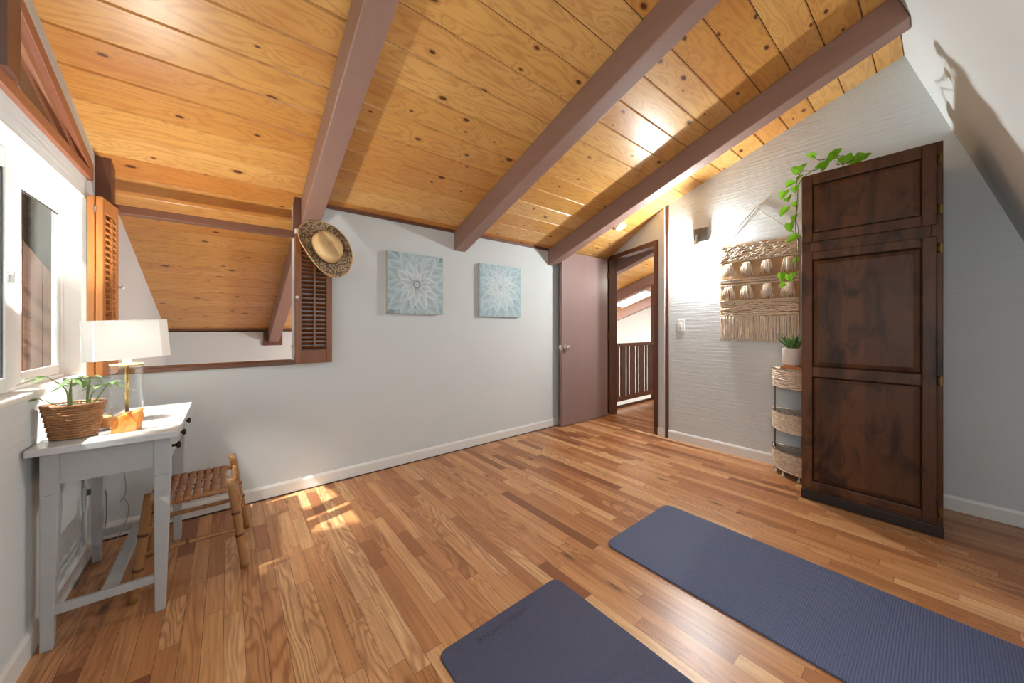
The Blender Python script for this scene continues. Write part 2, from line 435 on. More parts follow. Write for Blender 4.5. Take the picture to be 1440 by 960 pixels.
# ------------------------------------------------------------------ ceiling boards (V-grooved pine) and roof above
WXO = -.666
SKY = (5.55, 6.5, 3.55, 4.25)   # skylight over the landing: x0,x1,y0,y1
def build_ceiling():
    mb = MB(); pitch = .1695; y = RIDGE[0] - .002
    k0 = math.floor((RIDGE[0] - 2.165) / pitch)
    ch = .006; dp = .0072
    k = k0
    while True:
        ya = 2.165 + pitch * k; yb = ya + pitch
        k += 1
        if ya > YK + .1: break
        a, b = max(ya, RIDGE[0]), yb
        if b - a < .02: continue
        spans = [(-1.03, 7.25)]
        if b > SKY[2] and a < SKY[3]: spans = [(-1.03, SKY[0]), (SKY[1], 7.25)]
        for sa, sb_ in spans:
            x = sa
            while x < sb_ - 1e-4:
                joint = random.choice((1.715, 2.96, 4.15, 5.4)) if random.random() < .55 else sb_
                e = joint if joint > x + .6 and joint < sb_ else sb_
                tone = min(1, max(0, random.gauss(.5, .25)))
                col = (tone, random.random(), 0, 1)
                g = .0016
                x0, x1 = x + g, e - g
                p = lambda X, Y, up: (X, Y, cz(Y) + up)
                # chamfer, face, chamfer  (faces look down)
                mb.face([p(x0, a + g, dp), p(x0, a + ch, 0), p(x1, a + ch, 0), p(x1, a + g, dp)], False, col)
                mb.face([p(x0, a + ch, 0), p(x0, b - ch, 0), p(x1, b - ch, 0), p(x1, a + ch, 0)], False, col)
                mb.face([p(x0, b - ch, 0), p(x0, b - g, dp), p(x1, b - g, dp), p(x1, b - ch, 0)], False, col)
                x = e
    c = mb.build('ceiling', M['pine'], kind='structure')
    rf = MB()
    def slab(x0, x1, y0, y1):
        lo, hi = .0075, .16
        rf.hexa([(x0, y0, cz(y0)+lo), (x1, y0, cz(y0)+lo), (x1, y1, cz(y1)+lo), (x0, y1, cz(y1)+lo)],
                [(x0, y0, cz(y0)+hi), (x1, y0, cz(y0)+hi), (x1, y1, cz(y1)+hi), (x0, y1, cz(y1)+hi)])
    sf_ = MB(); y0, y1 = RIDGE[0], YK + .15
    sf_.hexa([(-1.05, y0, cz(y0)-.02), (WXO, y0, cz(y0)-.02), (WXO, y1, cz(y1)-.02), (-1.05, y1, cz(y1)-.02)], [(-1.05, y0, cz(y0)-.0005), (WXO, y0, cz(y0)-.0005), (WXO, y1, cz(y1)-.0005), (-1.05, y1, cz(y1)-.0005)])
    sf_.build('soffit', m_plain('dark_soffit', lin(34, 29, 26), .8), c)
    slab(-1.05, SKY[0], RIDGE[0] - .02, YK + .15); slab(SKY[1], 7.3, RIDGE[0] - .02, YK + .15)
    slab(SKY[0], SKY[1], RIDGE[0] - .02, SKY[2]); slab(SKY[0], SKY[1], SKY[3], YK + .15)
    rf.build('roof_deck', m_plain('dark_roof_deck', lin(70, 40, 24), .8), c)
build_ceiling()
sk = MB()
for a, b in (((SKY[0]-.04, SKY[2]-.04), (SKY[0], SKY[3]+.04)), ((SKY[1], SKY[2]-.04), (SKY[1]+.04, SKY[3]+.04)), ((SKY[0], SKY[2]-.04), (SKY[1], SKY[2])), ((SKY[0], SKY[3]), (SKY[1], SKY[3]+.04))):
    y0, y1 = a[1], b[1]
    sk.hexa([(a[0], y0, cz(y0)-.012), (b[0], y0, cz(y0)-.012), (b[0], y1, cz(y1)-.012), (a[0], y1, cz(y1)-.012)],
            [(a[0], y0, cz(y0)+.2), (b[0], y0, cz(y0)+.2), (b[0], y1, cz(y1)+.2), (a[0], y1, cz(y1)+.2)])
skw = sk.build('window_2', M['trim_white'], kind='structure')
sp_ = MB(); sp_.face([(SKY[0], SKY[2], cz(SKY[2])-.010), (SKY[1], SKY[2], cz(SKY[2])-.010), (SKY[1], SKY[3], cz(SKY[3])-.010), (SKY[0], SKY[3], cz(SKY[3])-.010)])
sp_.build('pane', m_translucent('white_acrylic', (.93, .94, .95), .9), skw)

# white roof slope behind / right of the camera
ws = MB(); th = .12
def wp(z, o=0): return wy(z) - o
ws.hexa([(-.75, wy(-.02), -.02), (7.3, wy(-.02), -.02), (7.3, wy(-.02)-th, -.02), (-.75, wy(-.02)-th, -.02)],
        [(-.75, RIDGE[0], RIDGE[1]), (7.3, RIDGE[0], RIDGE[1]), (7.3, RIDGE[0]-th, RIDGE[1]+.1), (-.75, RIDGE[0]-th, RIDGE[1]+.1)])
ws.build('wall_near', m_wall('painted_sloped_wall', WALL, (5, 5, 5), .08), kind='structure')

# ------------------------------------------------------------------ left wall with window and clerestory
WX0 = -.664; WY0, WY1, WZ0, WZ1 = .55, 2.722, .93, 1.823
TY0, TY1 = .75, 2.745                      # clerestory
def tz(y): return 1.995 + .345 * (2.755 - y)   # top line of the clerestory opening
lw = MB(); ex = (XL - WX0, 0, 0)
def lpoly(pts): lw.prism([(WX0, y, z) for y, z in pts], ex)
yn = -.95
lpoly([(yn, 0), (YK + .1, 0), (YK + .1, WZ0 - .0), (yn, WZ0)])
lpoly([(WY1, WZ0), (YK + .1, WZ0), (YK + .1, cz(YK + .1)), (TY1 + .012, cz(TY1 + .012)), (TY1 + .012, WZ1 + .0), (WY1, WZ1)])
lpoly([(yn, WZ1), (TY1 + .012, WZ1), (TY1 + .012, 1.945), (yn, 1.945)])
lpoly([(yn, WZ0), (WY0, WZ0), (WY0, WZ1), (yn, WZ1)])
lpoly([(TY0, tz(TY0)), (TY1 + .012, tz(TY1 + .012)), (TY1 + .012, cz(TY1 + .012)), (TY0, cz(TY0))])
lpoly([(yn, 1.945), (TY0, 1.945), (TY0, cz(TY0)), (RIDGE[0], RIDGE[1]), (yn, cz(.168) - 1.8)])
lw.build('wall_left', M['wall_lined'], kind='structure')

# window: white vinyl slider in a painted reveal
w1 = MB()
XF0, XF1 = -.665, -.628                     # frame depth
def frame_yz(mb, y0, y1, z0, z1, wd, x0, x1, wt=None, wb=None):
    wt = wt or wd; wb = wb or wd
    mb.box((x0, y0, z0), (x1, y0 + wd, z1)); mb.box((x0, y1 - wd, z0), (x1, y1, z1))
    mb.box((x0, y0 + wd, z1 - wt), (x1, y1 - wd, z1)); mb.box((x0, y0 + wd, z0), (x1, y1 - wd, z0 + wb))
frame_yz(w1, WY0, WY1, WZ0, WZ1, .008, XF0, XF1, .034, .016)
win = w1.build('window_1', M['vinyl'], kind='structure', bevel=.003)
def sash_mb(y0, y1, z0, z1, wl, wr, wt, wb, x0, x1):
    mb = MB(); mb.box((x0, y0, z0), (x1, y0 + wl, z1)); mb.box((x0, y1 - wr, z0), (x1, y1, z1))
    mb.box((x0, y0 + wl, z1 - wt), (x1, y1 - wr, z1)); mb.box((x0, y0 + wl, z0), (x1, y1 - wr, z0 + wb)); return mb
sash = sash_mb(2.20, WY1 - .008, .946, 1.789, .106, .012, .069, .044, -.654, -.638).build('fixed_sash', M['vinyl'], win, bevel=.003)
g = MB(); g.box((-.644, 2.306, .990), (-.641, WY1 - .020, 1.720)); g.build('pane', M['pane'], sash)
sash2 = sash_mb(WY0 + .008, 2.165, .946, 1.789, .075, .080, .055, .044, -.636, -.612).build('sliding_sash', M['vinyl'], win, bevel=.004)
g = MB(); g.box((-.622, WY0 + .083, .990), (-.619, 2.085, 1.734)); g.build('pane', M['pane'], sash2)
for q_ in (((-.6215, 2.079, .990), (-.6175, 2.085, 1.734)), ((-.6445, 2.306, 1.714), (-.6400, WY1 - .020, 1.720))):
    ga = MB(); ga.box(*q_); ga.build('gasket', M['rubber'], win)
lk = MB(); lk.box((-.612, 2.072, 1.315), (-.601, 2.105, 1.385)); lk.box((-.602, 2.078, 1.325), (-.588, 2.092, 1.365)); lk.box((-.602, 2.05, 1.356), (-.592, 2.092, 1.371))
lk.build('window_latch', M['white_plastic'], win, bevel=.003)
st = MB(); st.box((-.645, WY0 - .002, WZ0 - .022), (XL + .006, WY1, WZ0 + .002)); st.build('window_sill', M['trim_white'], win, bevel=.008)
rv = MB()
rv.box((-.66, WY1 - .003, WZ0), (XL + .001, WY1 + .002, WZ1)); rv.box((-.66, WY0, WZ1 - .004), (XL + .001, WY1, WZ1 + .001))
rv.build('window_reveal', M['trim_white'], win)

# clerestory triangle in cedar
cl = MB(); b0 = 1.945
tw = .045
def strip(y0, z0, y1, z1, w, x0=XL - .06, x1=XL + .018):
    cl.prism([(x0, y0, z0), (x0, y1, z1), (x0, y1, z1 + w), (x0, y0, z0 + w)], (x1 - x0, 0, 0))
strip(TY0, b0 - .025, TY1 + .01, b0 - .025, tw)                          # bottom rail
strip(TY0, tz(TY0) - tw, TY1 + .01, tz(TY1 + .01) - tw, tw + .012)        # sloped rail
cl.box((XL - .06, 1.885, b0 + .015), (XL + .016, 1.93, tz(1.905) - .03))   # upright
cl.box((XL - .06, TY0, b0), (XL + .016, TY0 + .05, tz(TY0)))
cl2 = MB()
for o_, w_, xa, xb in ((.040, .040, XL - .045, XL - .004), (.078, .034, XL - .055, XL - .020)):
    cl2.prism([(xa, TY0, tz(TY0) - o_ - w_), (xa, TY1, tz(TY1) - o_ - w_), (xa, TY1, tz(TY1) - o_), (xa, TY0, tz(TY0) - o_)], (xb - xa, 0, 0))
tri = cl.build('window_3', M['cedar'], kind='structure', bevel=.003)
cl2.build('glazing_stop', m_wood('pale_cedar_stop', lin(176, 122, 90), lin(196, 142, 108), 'Y', .6, .5), tri)
g = MB(); g.prism([(XL - .05, TY0, b0), (XL - .05, TY1, b0), (XL - .05, TY1, tz(TY1)), (XL - .05, TY0, tz(TY0))], (.004, 0, 0)); g.build('pane', M['pane'], tri)
mu = MB(); mu.box((XL - .03, 1.795, b0 + .02), (XL + .034, 1.885, tz(1.84) - .045)); mu.build('mullion', M['brown'], tri)

# ------------------------------------------------------------------ back wall with the long opening
OX = .362; OZ = .905
bw = MB(); YT = YB + .12
bw.prism([(OX, YB, 0), (OX, YT, 0), (OX, YT, cz(YT)), (OX, YB, cz(YB))], (4.06 - OX, 0, 0))
bw.prism([(XL, YB, 0), (XL, YT, 0), (XL, YT, OZ), (XL, YB, OZ)], (OX - XL, 0, 0))
bw.build('wall_back', M['wall'], kind='structure')
t1 = MB(); t1.box((XL, YB - .018, OZ), (OX + .0, YT + .018, OZ + .028)); t1.build('trim_1', M['brown_h'], kind='structure', bevel=.003)
t2 = MB(); t2.box((XL, YB - .018, 1.808), (OX, YB + .05, 1.852)); t2.build('trim_2', M['brown_h'], kind='structure', bevel=.003)
t3 = MB(); t3.prism([(XL, YB - .04, 1.852), (XL, YB + .05, 1.852), (XL, YB + .05, cz(YB + .05)), (XL, YB - .04, cz(YB - .04))], (.058, 0, 0)); t3.build('trim_3', M['brown'], kind='structure')
t4 = MB(); t4.prism([(.361, YB - .03, 1.862), (.361, YB + .05, 1.862), (.361, YB + .05, cz(YB + .05)), (.361, YB - .03, cz(YB - .03))], (.04, 0, 0)); t4.build('trim_4', M['brown'], kind='structure')
t5 = MB()
for a, b in ((.522, 1.653), (1.778, 2.898), (3.022, 3.98)):
    t5.prism([(a, YB - .016, cz(YB - .016)), (a, YB, cz(YB)), (a, YB, cz(YB) - .02), (a, YB - .016, cz(YB) - .02)], (b - a, 0, 0))
t5.build('trim_5', M['brown_h'], kind='structure')
t6 = MB(); t6.box((.363, YB - .05, 1.832), (.46, YB - .002, 1.862)); t6.build('trim_6', M['trim_white'], kind='structure', bevel=.003)

# right wall and the brown post where it ends
rw = MB(); YP = 1.823
rw.prism([(XR, wy(0), 0), (XR, YP + .036, 0), (XR, YP + .036, cz(YP + .036)), (XR, RIDGE[0], RIDGE[1])], (.1, 0, 0))
rw.build('wall_right', M['wall_lined'], kind='structure')
t7 = MB(); t7.prism([(XR - .014, YP, 0), (XR - .014, YP + .04, 0), (XR - .014, YP + .04, cz(YP + .04)), (XR - .014, YP, cz(YP))], (.06, 0, 0)); t7.build('trim_7', M['brown'], kind='structure', bevel=.002)

# angled door wall
A = Vector((3.590, 1.860, 0)); D = Vector((.386, .923, 0)).normalized(); NO = Vector((D.y, -D.x, 0))    # NO points out to the landing
def aw(s, n, z): return A + D * s + NO * n + Vector((0, 0, z))
S0, S1, SE, HD, WT = .150, 1.040, 1.145, 2.070, .10
aw_ = MB()
def apiece(mb, s0, s1, n0, n1, z0, z1=None, dz=0):
    b = [aw(s0, n0, z0), aw(s1, n0, z0), aw(s1, n1, z0), aw(s0, n1, z0)]
    t_ = []
    for p in b:
        t_.append(Vector((p.x, p.y, z1 if z1 is not None else cz(p.y) + dz)))
    mb.hexa(b, t_)
apiece(aw_, 0, S0 - .012, 0, WT, 0); apiece(aw_, S1 + .012, SE, 0, WT, 0)
apiece(aw_, S0 - .012, S1 + .012, 0, WT, HD + .012)
aw_.build('wall_entry', M['wall'], kind='structure')
dr = bpy.data.objects.new('door_1', None); C.objects.link(dr); dr['kind'] = 'structure'; dr['_o'] = (3.9, 2.8, 0); dr.location = (3.9, 2.8, 0)
ca = MB()
apiece(ca, S0 - .055, S0 + .005, -.016, 0, 0, HD + .05); apiece(ca, S0 - .012, S0, 0, WT, 0, HD + .012)
apiece(ca, S1 - .005, S1 + .055, -.016, 0, 0, HD + .02); apiece(ca, S1, S1 + .012, 0, WT, 0, HD + .012)
apiece(ca, S0 + .005, S1 - .005, -.016, 0, HD - .005, HD + .05); apiece(ca, S0, S1, 0, WT, HD, HD + .012)
ca.build('door_casing', M['brown'], dr, bevel=.002)
le = MB(); LX0, LX1, LY = 3.017, 3.90, 2.80
le.box((LX0, LY, .008), (LX1, LY + .036, 2.062)); leaf = le.build('door_leaf', M['door'], dr, bevel=.002)
kn = MB(); R_ = Matrix.Rotation(PI / 2, 3, 'X')
for sgn in (1, -1):
    Mx = Matrix.Rotation(PI / 2 * sgn, 3, 'X')
    kn.lathe([(.033, 0), (.033, .006), (.012, .010), (.012, .03), (.024, .036), (.029, .048), (.026, .058), (.012, .063)], (LX0 + .065, LY if sgn > 0 else LY + .036, .93), 20, Mx)
kn.box((LX0 - .002, LY + .006, .90), (LX0 + .003, LY + .03, .96))
subpart(kn, 'door_knob', M['chrome'], leaf)
hi = MB()
for z in (.25, 1.05, 1.85): hi.tube([(LX1 + .006, LY - .004, z - .045), (LX1 + .006, LY - .004, z + .045)], .007, 8)
hi.build('hinge', M['brass_old'], dr)

# landing walls, stairwell, far room
lk_ = MB(); lk_.box((XG, -.9, -2.5), (XG + .1, YK + .1, 3.3)); lk_.build('wall_gable', m_wall('bright_painted_wall', lin(228, 226, 221), (4, 4, 4), .05), kind='structure')
kw = MB(); kw.box((WX0, YK, -2.5), (XG, YK + .1, cz(YK + .1) - .0)); kw.build('wall_far', M['wall'], kind='structure')
pw = MB(); pw.prism([(4.06, YT - .06, -2.5), (4.06, YK, -2.5), (4.06, YK, cz(YK)), (4.06, YT - .06, cz(YT - .06))], (.07, 0, 0)); pw.build('wall_partition', M['wall'], kind='structure')
hw = MB(); hw.prism([(3.71, 1.30, 0), (3.71, 1.36, 0), (3.71, 1.36, cz(1.36)), (3.71, 1.30, cz(1.30))], (XG - 3.71, 0, 0)); hw.build('wall_landing', M['wall'], kind='structure')
t8 = MB(); t8.prism([(XL, YK - .02, 1.128), (XL, YK, 1.128), (XL, YK, cz(YK)), (XL, YK - .02, cz(YK - .02))], (4.06 - XL, 0, 0)); t8.build('trim_8', M['brown_h'], kind='structure')

# baseboards
def baseboard(name, p0, p1, inward, parent=None, h=.09, th_=.013):
    p0, p1, i = Vector(p0), Vector(p1), Vector(inward)
    mb = MB(); d = p1 - p0
    prof = [(0, 0), (th_, 0), (th_, h - .016), (th_ * .45, h), (0, h)]
    mb.prism([p0 + i * a + Vector((0, 0, b)) for a, b in prof], d)
    return mb.build(name, M['trim_white'], kind='structure')
baseboard('baseboard_left', (XL, wy(.05) + .02, 0), (XL, YB, 0), (1, 0, 0))
baseboard('baseboard_back', (XL + .013, YB, 0), (3.99, YB, 0), (0, -1, 0))
baseboard('baseboard_right', (XR, wy(.05) + .02, 0), (XR, YP, 0), (-1, 0, 0))
baseboard('baseboard_entry', aw(.012, 0, 0), aw(S0 - .056, 0, 0), -NO)
sh = MB(); sh.box((XL + .013, YB - .022, 0), (LX1 - .1, YB - .013, .006)); sh.build('trim_9', m_plain('dark_shoe_gap', lin(70, 48, 34), .7), kind='structure')

# ------------------------------------------------------------------ ceiling beams
def beam(x0, x1, y0, y1, label, end_plate=False, dep=.187, y0b=None):
    if y0b is None: y0b = y0
    o = (x0, y1, cz(y1) - dep)
    r = thing('ceiling_beam', label, 'beam', o, 'sloping ceiling beams')
    mb = MB(); e = .0008
    mb.hexa([(x0, y0b, cz(y0b) - dep), (x1, y0b, cz(y0b) - dep), (x1, y1, cz(y1) - dep), (x0, y1, cz(y1) - dep)],
            [(x0, y0, cz(y0) - e), (x1, y0, cz(y0) - e), (x1, y1, cz(y1) - e), (x0, y1, cz(y1) - e)])
    mb.build('timber', M['beam'], r, bevel=.006)
    if end_plate:
        p = MB(); p.box((x0 - .05, YK - .03, .93), (x1 + .04, YK - .001, 1.128)); p.build('end_bracket', M['brown'], r)
yr = RIDGE[0] + .002; yrb = RIDGE[0] - .0545
beam(.402, .518, yr, YK - .032, 'brown beam left of the hat, running on through the shuttered opening', True, y0b=yrb)
beam(1.655, 1.775, yr, YB - .001, 'brown beam ending on the wall between the two flower canvases', y0b=yrb)
beam(2.90, 3.02, yr, YB - .001, 'brown beam above the open door, nearest the wall light', y0b=yrb)
beam(4.14, 4.26, 1.40, YK - .1, 'dark beam just outside the doorway, directly under its head')
beam(5.38, 5.50, 1.40, YK - .1, 'beam over the railing post, seen through the doorway')
beam(6.63, 6.75, 1.40, YK - .1, 'farthest beam beyond the landing, next to the white gable wall')

# ------------------------------------------------------------------ railing on the landing
rl = thing('stair_railing', 'brown wooden railing with upright slats on the landing outside the doorway', 'railing', (4.14, 2.95, 0))
mb = MB(); mb.box((4.14, 2.915, .885), (5.42, 2.985, .935)); mb.build('handrail', M['brown_h'], rl, bevel=.004)
mb = MB(); mb.box((4.14, 2.93, .10), (5.42, 2.97, .165)); mb.build('bottom_rail', M['brown_h'], rl, bevel=.003)
mb = MB(); mb.box((5.32, 2.91, 0), (5.43, 2.99, cz(2.99) - .187)); mb.build('post', M['brown'], rl, bevel=.004)
mb = MB(); mb.box((4.14, 2.955, 0), (5.42, 2.969, .035)); mb.build('edge_strip', M['brown_h'], rl)
x = 4.17; i = 0
while x < 5.27:
    wd_ = .115 if i % 2 == 0 else .032
    mb = MB(); mb.box((x, 2.938, .165), (x + wd_, 2.962, .885)); mb.build('baluster', M['brown'], rl)
    x += wd_ + .052; i += 1

# ------------------------------------------------------------------ wardrobe
wd = thing('wardrobe', 'tall dark brown wooden wardrobe with panelled doors against the right wall', 'wardrobe', (3.34, .31, 0))
WXF = 3.076; WA, WB_ = .0, .617; WH = 2.206
mb = MB(); mb.box((WXF + .02, WA + .004, .085), (XR - .016, WB_ - .004, WH)); mb.box((WXF + .06, WA + .01, 0), (XR - .03, WB_ - .01, .085))
mb.build('carcass', M['ward'], wd, bevel=.002)
mb = MB()
for y0, y1 in ((WA, WA + .042), (WB_ - .042, WB_)): mb.box((WXF, y0, .0), (WXF + .02, y1, WH))
for z0, z1 in ((2.166, WH), (1.665, 1.765), (.0, .10)): mb.box((WXF, WA + .042, z0), (WXF + .02, WB_ - .042, z1))
mb.build('face_frame', M['ward'], wd, bevel=.003)
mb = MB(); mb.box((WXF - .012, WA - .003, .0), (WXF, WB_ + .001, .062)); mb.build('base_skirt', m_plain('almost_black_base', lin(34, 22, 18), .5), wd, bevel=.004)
def panel_door(name, y0, y1, z0, z1, rails, stile=.056):
    """rails: z-bounds of the raised panels"""
    x0, x1 = WXF - .021, WXF - .0005
    mb = MB()
    mb.box((x0, y0, z0), (x1, y0 + stile, z1)); mb.box((x0, y1 - stile, z0), (x1, y1, z1))
    zs = [z0] + [v for r in rails for v in r] + [z1]
    for k in range(0, len(zs), 2): mb.box((x0, y0 + stile, zs[k]), (x1, y1 - stile, zs[k + 1]))
    d = mb.build(name, M['ward'], wd, bevel=.006)
    for a, b in rails:
        p = MB(); ya, yb = y0 + stile, y1 - stile
        q = .032; xo, xi = x0 + .003, x0 + .013
        rings = [(0, xi), (.006, xi), (q, xo), (q + .002, xo)]
        pts = []
        for inset, xx in rings:
            pts.append([(xx, ya + inset, a + inset), (xx, yb - inset, a + inset), (xx, yb - inset, b - inset), (xx, ya + inset, b - inset)])
        vs = [v for r in pts for v in r]; fs = []
        for k in range(len(rings) - 1):
            for j in range(4):
                j2 = (j + 1) % 4; fs.append((k*4 + j, (k+1)*4 + j, (k+1)*4 + j2, k*4 + j2))
        fs.append((12, 15, 14, 13)); p.mesh(vs, fs)
        subpart(p, 'raised_panel', M['ward'], d)
        g_ = MB(); w_ = .007; xa, xb = x0 + .0015, x0 + .0145
        ring_o = [(ya, a), (yb, a), (yb, b), (ya, b)]; ring_i = [(ya + w_, a + w_), (yb - w_, a + w_), (yb - w_, b - w_), (ya + w_, b - w_)]
        for k in range(4):
            k2 = (k + 1) % 4
            g_.hexa([(xb, *ring_o[k]), (xb, *ring_o[k2]), (xb, *ring_i[k2]), (xb, *ring_i[k])], [(xa, *ring_o[k]), (xa, *ring_o[k2]), (xb - .003, *ring_i[k2]), (xb - .003, *ring_i[k])])
        subpart(g_, 'panel_moulding', M['glaze'], d)
    return d
DY0, DY1 = .021, .612
du = panel_door('upper_door', DY0, DY1, 1.742, 2.188, [(1.802, 2.128)])
dl = panel_door('lower_door', DY0, DY1, .085, 1.677, [(.135, .835), (.905, 1.622)])
for z, dd in ((2.107, du), (1.827, du), (1.61, dl), (.87, dl), (.141, dl)):
    h = MB(); h.tube([(WXF - .006, .0155, z - .028), (WXF - .006, .0155, z + .028)], .0045, 8); h.box((WXF - .003, .002, z - .024), (WXF - .0005, .0155, z + .024))
    subpart(h, 'hinge', M['brass_old'], dd)

# ------------------------------------------------------------------ yoga mats
def yoga_mat(name_mat, x0, x1, y0, y1, label, r, text=None):
    o = (.5*(x0 + x1), y1, 0)
    rt = thing('yoga_mat', label, 'yoga mat', o, 'yoga mats on the floor')
    mb = MB(); pts = []
    for cx_, cy_, a0 in ((x1 - r, y1 - r, 0), (x0 + r, y1 - r, 90), (x0 + r, y0 + r, 180), (x1 - r, y0 + r, 270)):
        for k in range(9):
            a = math.radians(a0 + k * 90 / 8); pts.append((cx_ + r * math.cos(a), cy_ + r * math.sin(a), .0006))
    mb.prism(pts, (0, 0, .0094))
    m = mb.build('foam_sheet', M[name_mat], rt, bevel=.003, origin=o)
    # material coordinates follow the world through an offset origin
    if text:
        cu = bpy.data.curves.new('print', 'FONT'); cu.body = text; cu.size = .031; cu.align_x = 'CENTER'; cu.extrude = .0003; cu.space_character = 1.12
        ob = bpy.data.objects.new('printed_name', cu); C.objects.link(ob)
        dg = bpy.context.evaluated_depsgraph_get(); me = bpy.data.meshes.new_from_object(ob.evaluated_get(dg))
        bpy.data.objects.remove(ob)
        to = bpy.data.objects.new('printed_name', me); C.objects.link(to); me.materials.append(M['emboss'])
        to.parent = rt; to.location = (-.045, -.062, .0101)
    return rt
M['mat_near'] = m_mat('charcoal_blue_foam', lin(56, 58, 78), lin(72, 74, 94), 0.0)
M['mat_far'] = m_mat('slate_blue_foam', lin(62, 69, 96), lin(80, 87, 115), 0.0)
yoga_mat('mat_near', .578, 1.182, -.55, 1.134, 'dark charcoal yoga mat nearest the camera with a faint printed name at its end', .035, 'BALANCEFROM')
yoga_mat('mat_far', 1.572, 2.236, -.40, 1.148, 'slate blue ribbed yoga mat lying in front of the wardrobe', .05)

# ------------------------------------------------------------------ flower canvases
def canvas(x0, x1, z0, z1, label, pal, seed, center, rings, edge):
    rnd = random.Random(seed); yf = YB - .036
    o = (.5*(x0+x1), YB, z0)
    rt = thing('canvas_print', label, 'canvas', o, 'blue flower canvases')
    mb = MB(); mb.box((x0, yf, z0), (x1, YB - .001, z1)); mb.build('canvas_block', edge, rt, bevel=.002)
    bm = bmesh.new(); cl_ = bm.loops.layers.float_color.new('Col')
    # ground
    def quad(vs, cols):
        f = bm.faces.new([bm.verts.new(v) for v in vs]); f.smooth = True
        for l, c_ in zip(f.loops, cols): l[cl_] = (*c_, 1)
    g = pal[0]; e = .001
    quad([(x0+e, yf - .0004, z0+e), (x1-e, yf - .0004, z0+e), (x1-e, yf - .0004, z1-e), (x0+e, yf - .0004, z1-e)], [g]*4)
    cx_, cz_ = center; lev = 0
    for (n, r0, r1, w, ci, ph) in rings:
        for k in range(n):
            lev += 1
            y = yf - .0006 - lev * .00009
            th = 2*PI*(k + ph)/n + rnd.uniform(-.06, .06); R1 = r1 * rnd.uniform(.93, 1.07)
            base = pal[ci]; tint = rnd.uniform(-.06, .05)
            mixc = rnd.random() * .5
            NL, NW = 8, 4
            P = []
            for i in range(NL + 1):
                u = i / NL; rr = r0 + (R1 - r0) * u
                hw = w * (math.sin(PI * min(1, u ** .75)) ** .8 if u < 1 else 0) + (.15*w if u < .05 else 0)
                row = []
                for j in range(NW + 1):
                    v = j / NW * 2 - 1
                    px_ = cx_ + rr * math.cos(th) - hw * v * math.sin(th)
                    pz_ = cz_ + rr * math.sin(th) + hw * v * math.cos(th)
                    # pigment: darker vein lines and pale rim (as painted)
                    s_ = .76 + .22 * abs(v) ** 2 + .16 * u + tint - (.12 if j == NW // 2 else 0)
                    cc_ = tuple(min(1, max(0, (base[q] * (1 - mixc) + pal[min(ci + 1, len(pal) - 1)][q] * mixc) * s_)) for q in range(3))
                    row.append(((px_, y - .0012 * (1 - abs(v)) - .0014 * u, pz_), cc_))
                P.append(row)
            for i in range(NL):
                for j in range(NW):
                    q4 = [P[i][j], P[i+1][j], P[i+1][j+1], P[i][j+1]]
                    if i == NL - 1: q4 = [P[i][j], P[i+1][j], P[i][j+1]]
                    quad([a for a, _ in q4], [b for _, b in q4])
    for co, no in (((x0+e, 0, 0), (-1, 0, 0)), ((x1-e, 0, 0), (1, 0, 0)), ((0, 0, z0+e), (0, 0, -1)), ((0, 0, z1-e), (0, 0, 1))):
        bmesh.ops.bisect_plane(bm, geom=bm.verts[:] + bm.edges[:] + bm.faces[:], plane_co=co, plane_no=no, clear_outer=True)
    for v in bm.verts: v.co -= Vector(o)
    me = bpy.data.meshes.new('painted_flower'); bm.to_mesh(me); bm.free(); me.materials.append(M['petal'])
    ob = bpy.data.objects.new('painted_flower', me); C.objects.link(ob); ob.parent = rt
    return rt
pa = [lin(128, 148, 152), lin(166, 190, 198), lin(182, 203, 209), lin(198, 214, 219), lin(212, 224, 228), lin(222, 230, 232), lin(130, 142, 148)]
ringsA = [(14, .20, .42, .060, 1, .3), (13, .16, .33, .062, 2, .1), (11, .08, .265, .056, 2, .6), (10, .06, .215, .042, 3, .2), (10, .04, .150, .030, 4, .6),
          (11, .03, .105, .018, 5, .2), (12, .02, .066, .010, 5, .5), (12, .012, .042, .007, 6, .3), (9, .004, .026, .006, 4, 0)]
canvas(1.013, 1.518, 1.284, 1.800, 'larger looking blue grey flower canvas, left of the beam end and nearer the hat', pa, 3, (1.265, 1.535), ringsA, M['canvas_cream'])
pb = [lin(150, 182, 190), lin(176, 204, 214), lin(190, 214, 222), lin(202, 222, 230), lin(214, 230, 236), lin(226, 237, 241), lin(190, 208, 214)]
ringsB = [(16, .22, .44, .056, 1, .1), (15, .17, .34, .052, 1, .5), (14, .11, .26, .046, 2, .2), (13, .07, .20, .036, 3, .4), (12, .05, .145, .026, 4, .1), (12, .03, .10, .017, 5, .5), (11, .015, .062, .011, 5, .2), (8, .004, .034, .007, 6, 0)]
canvas(1.918, 2.448, 1.276, 1.802, 'paler icy blue flower canvas, right of the beam end and nearer the door', pb, 11, (2.165, 1.575), ringsB, M['canvas'])

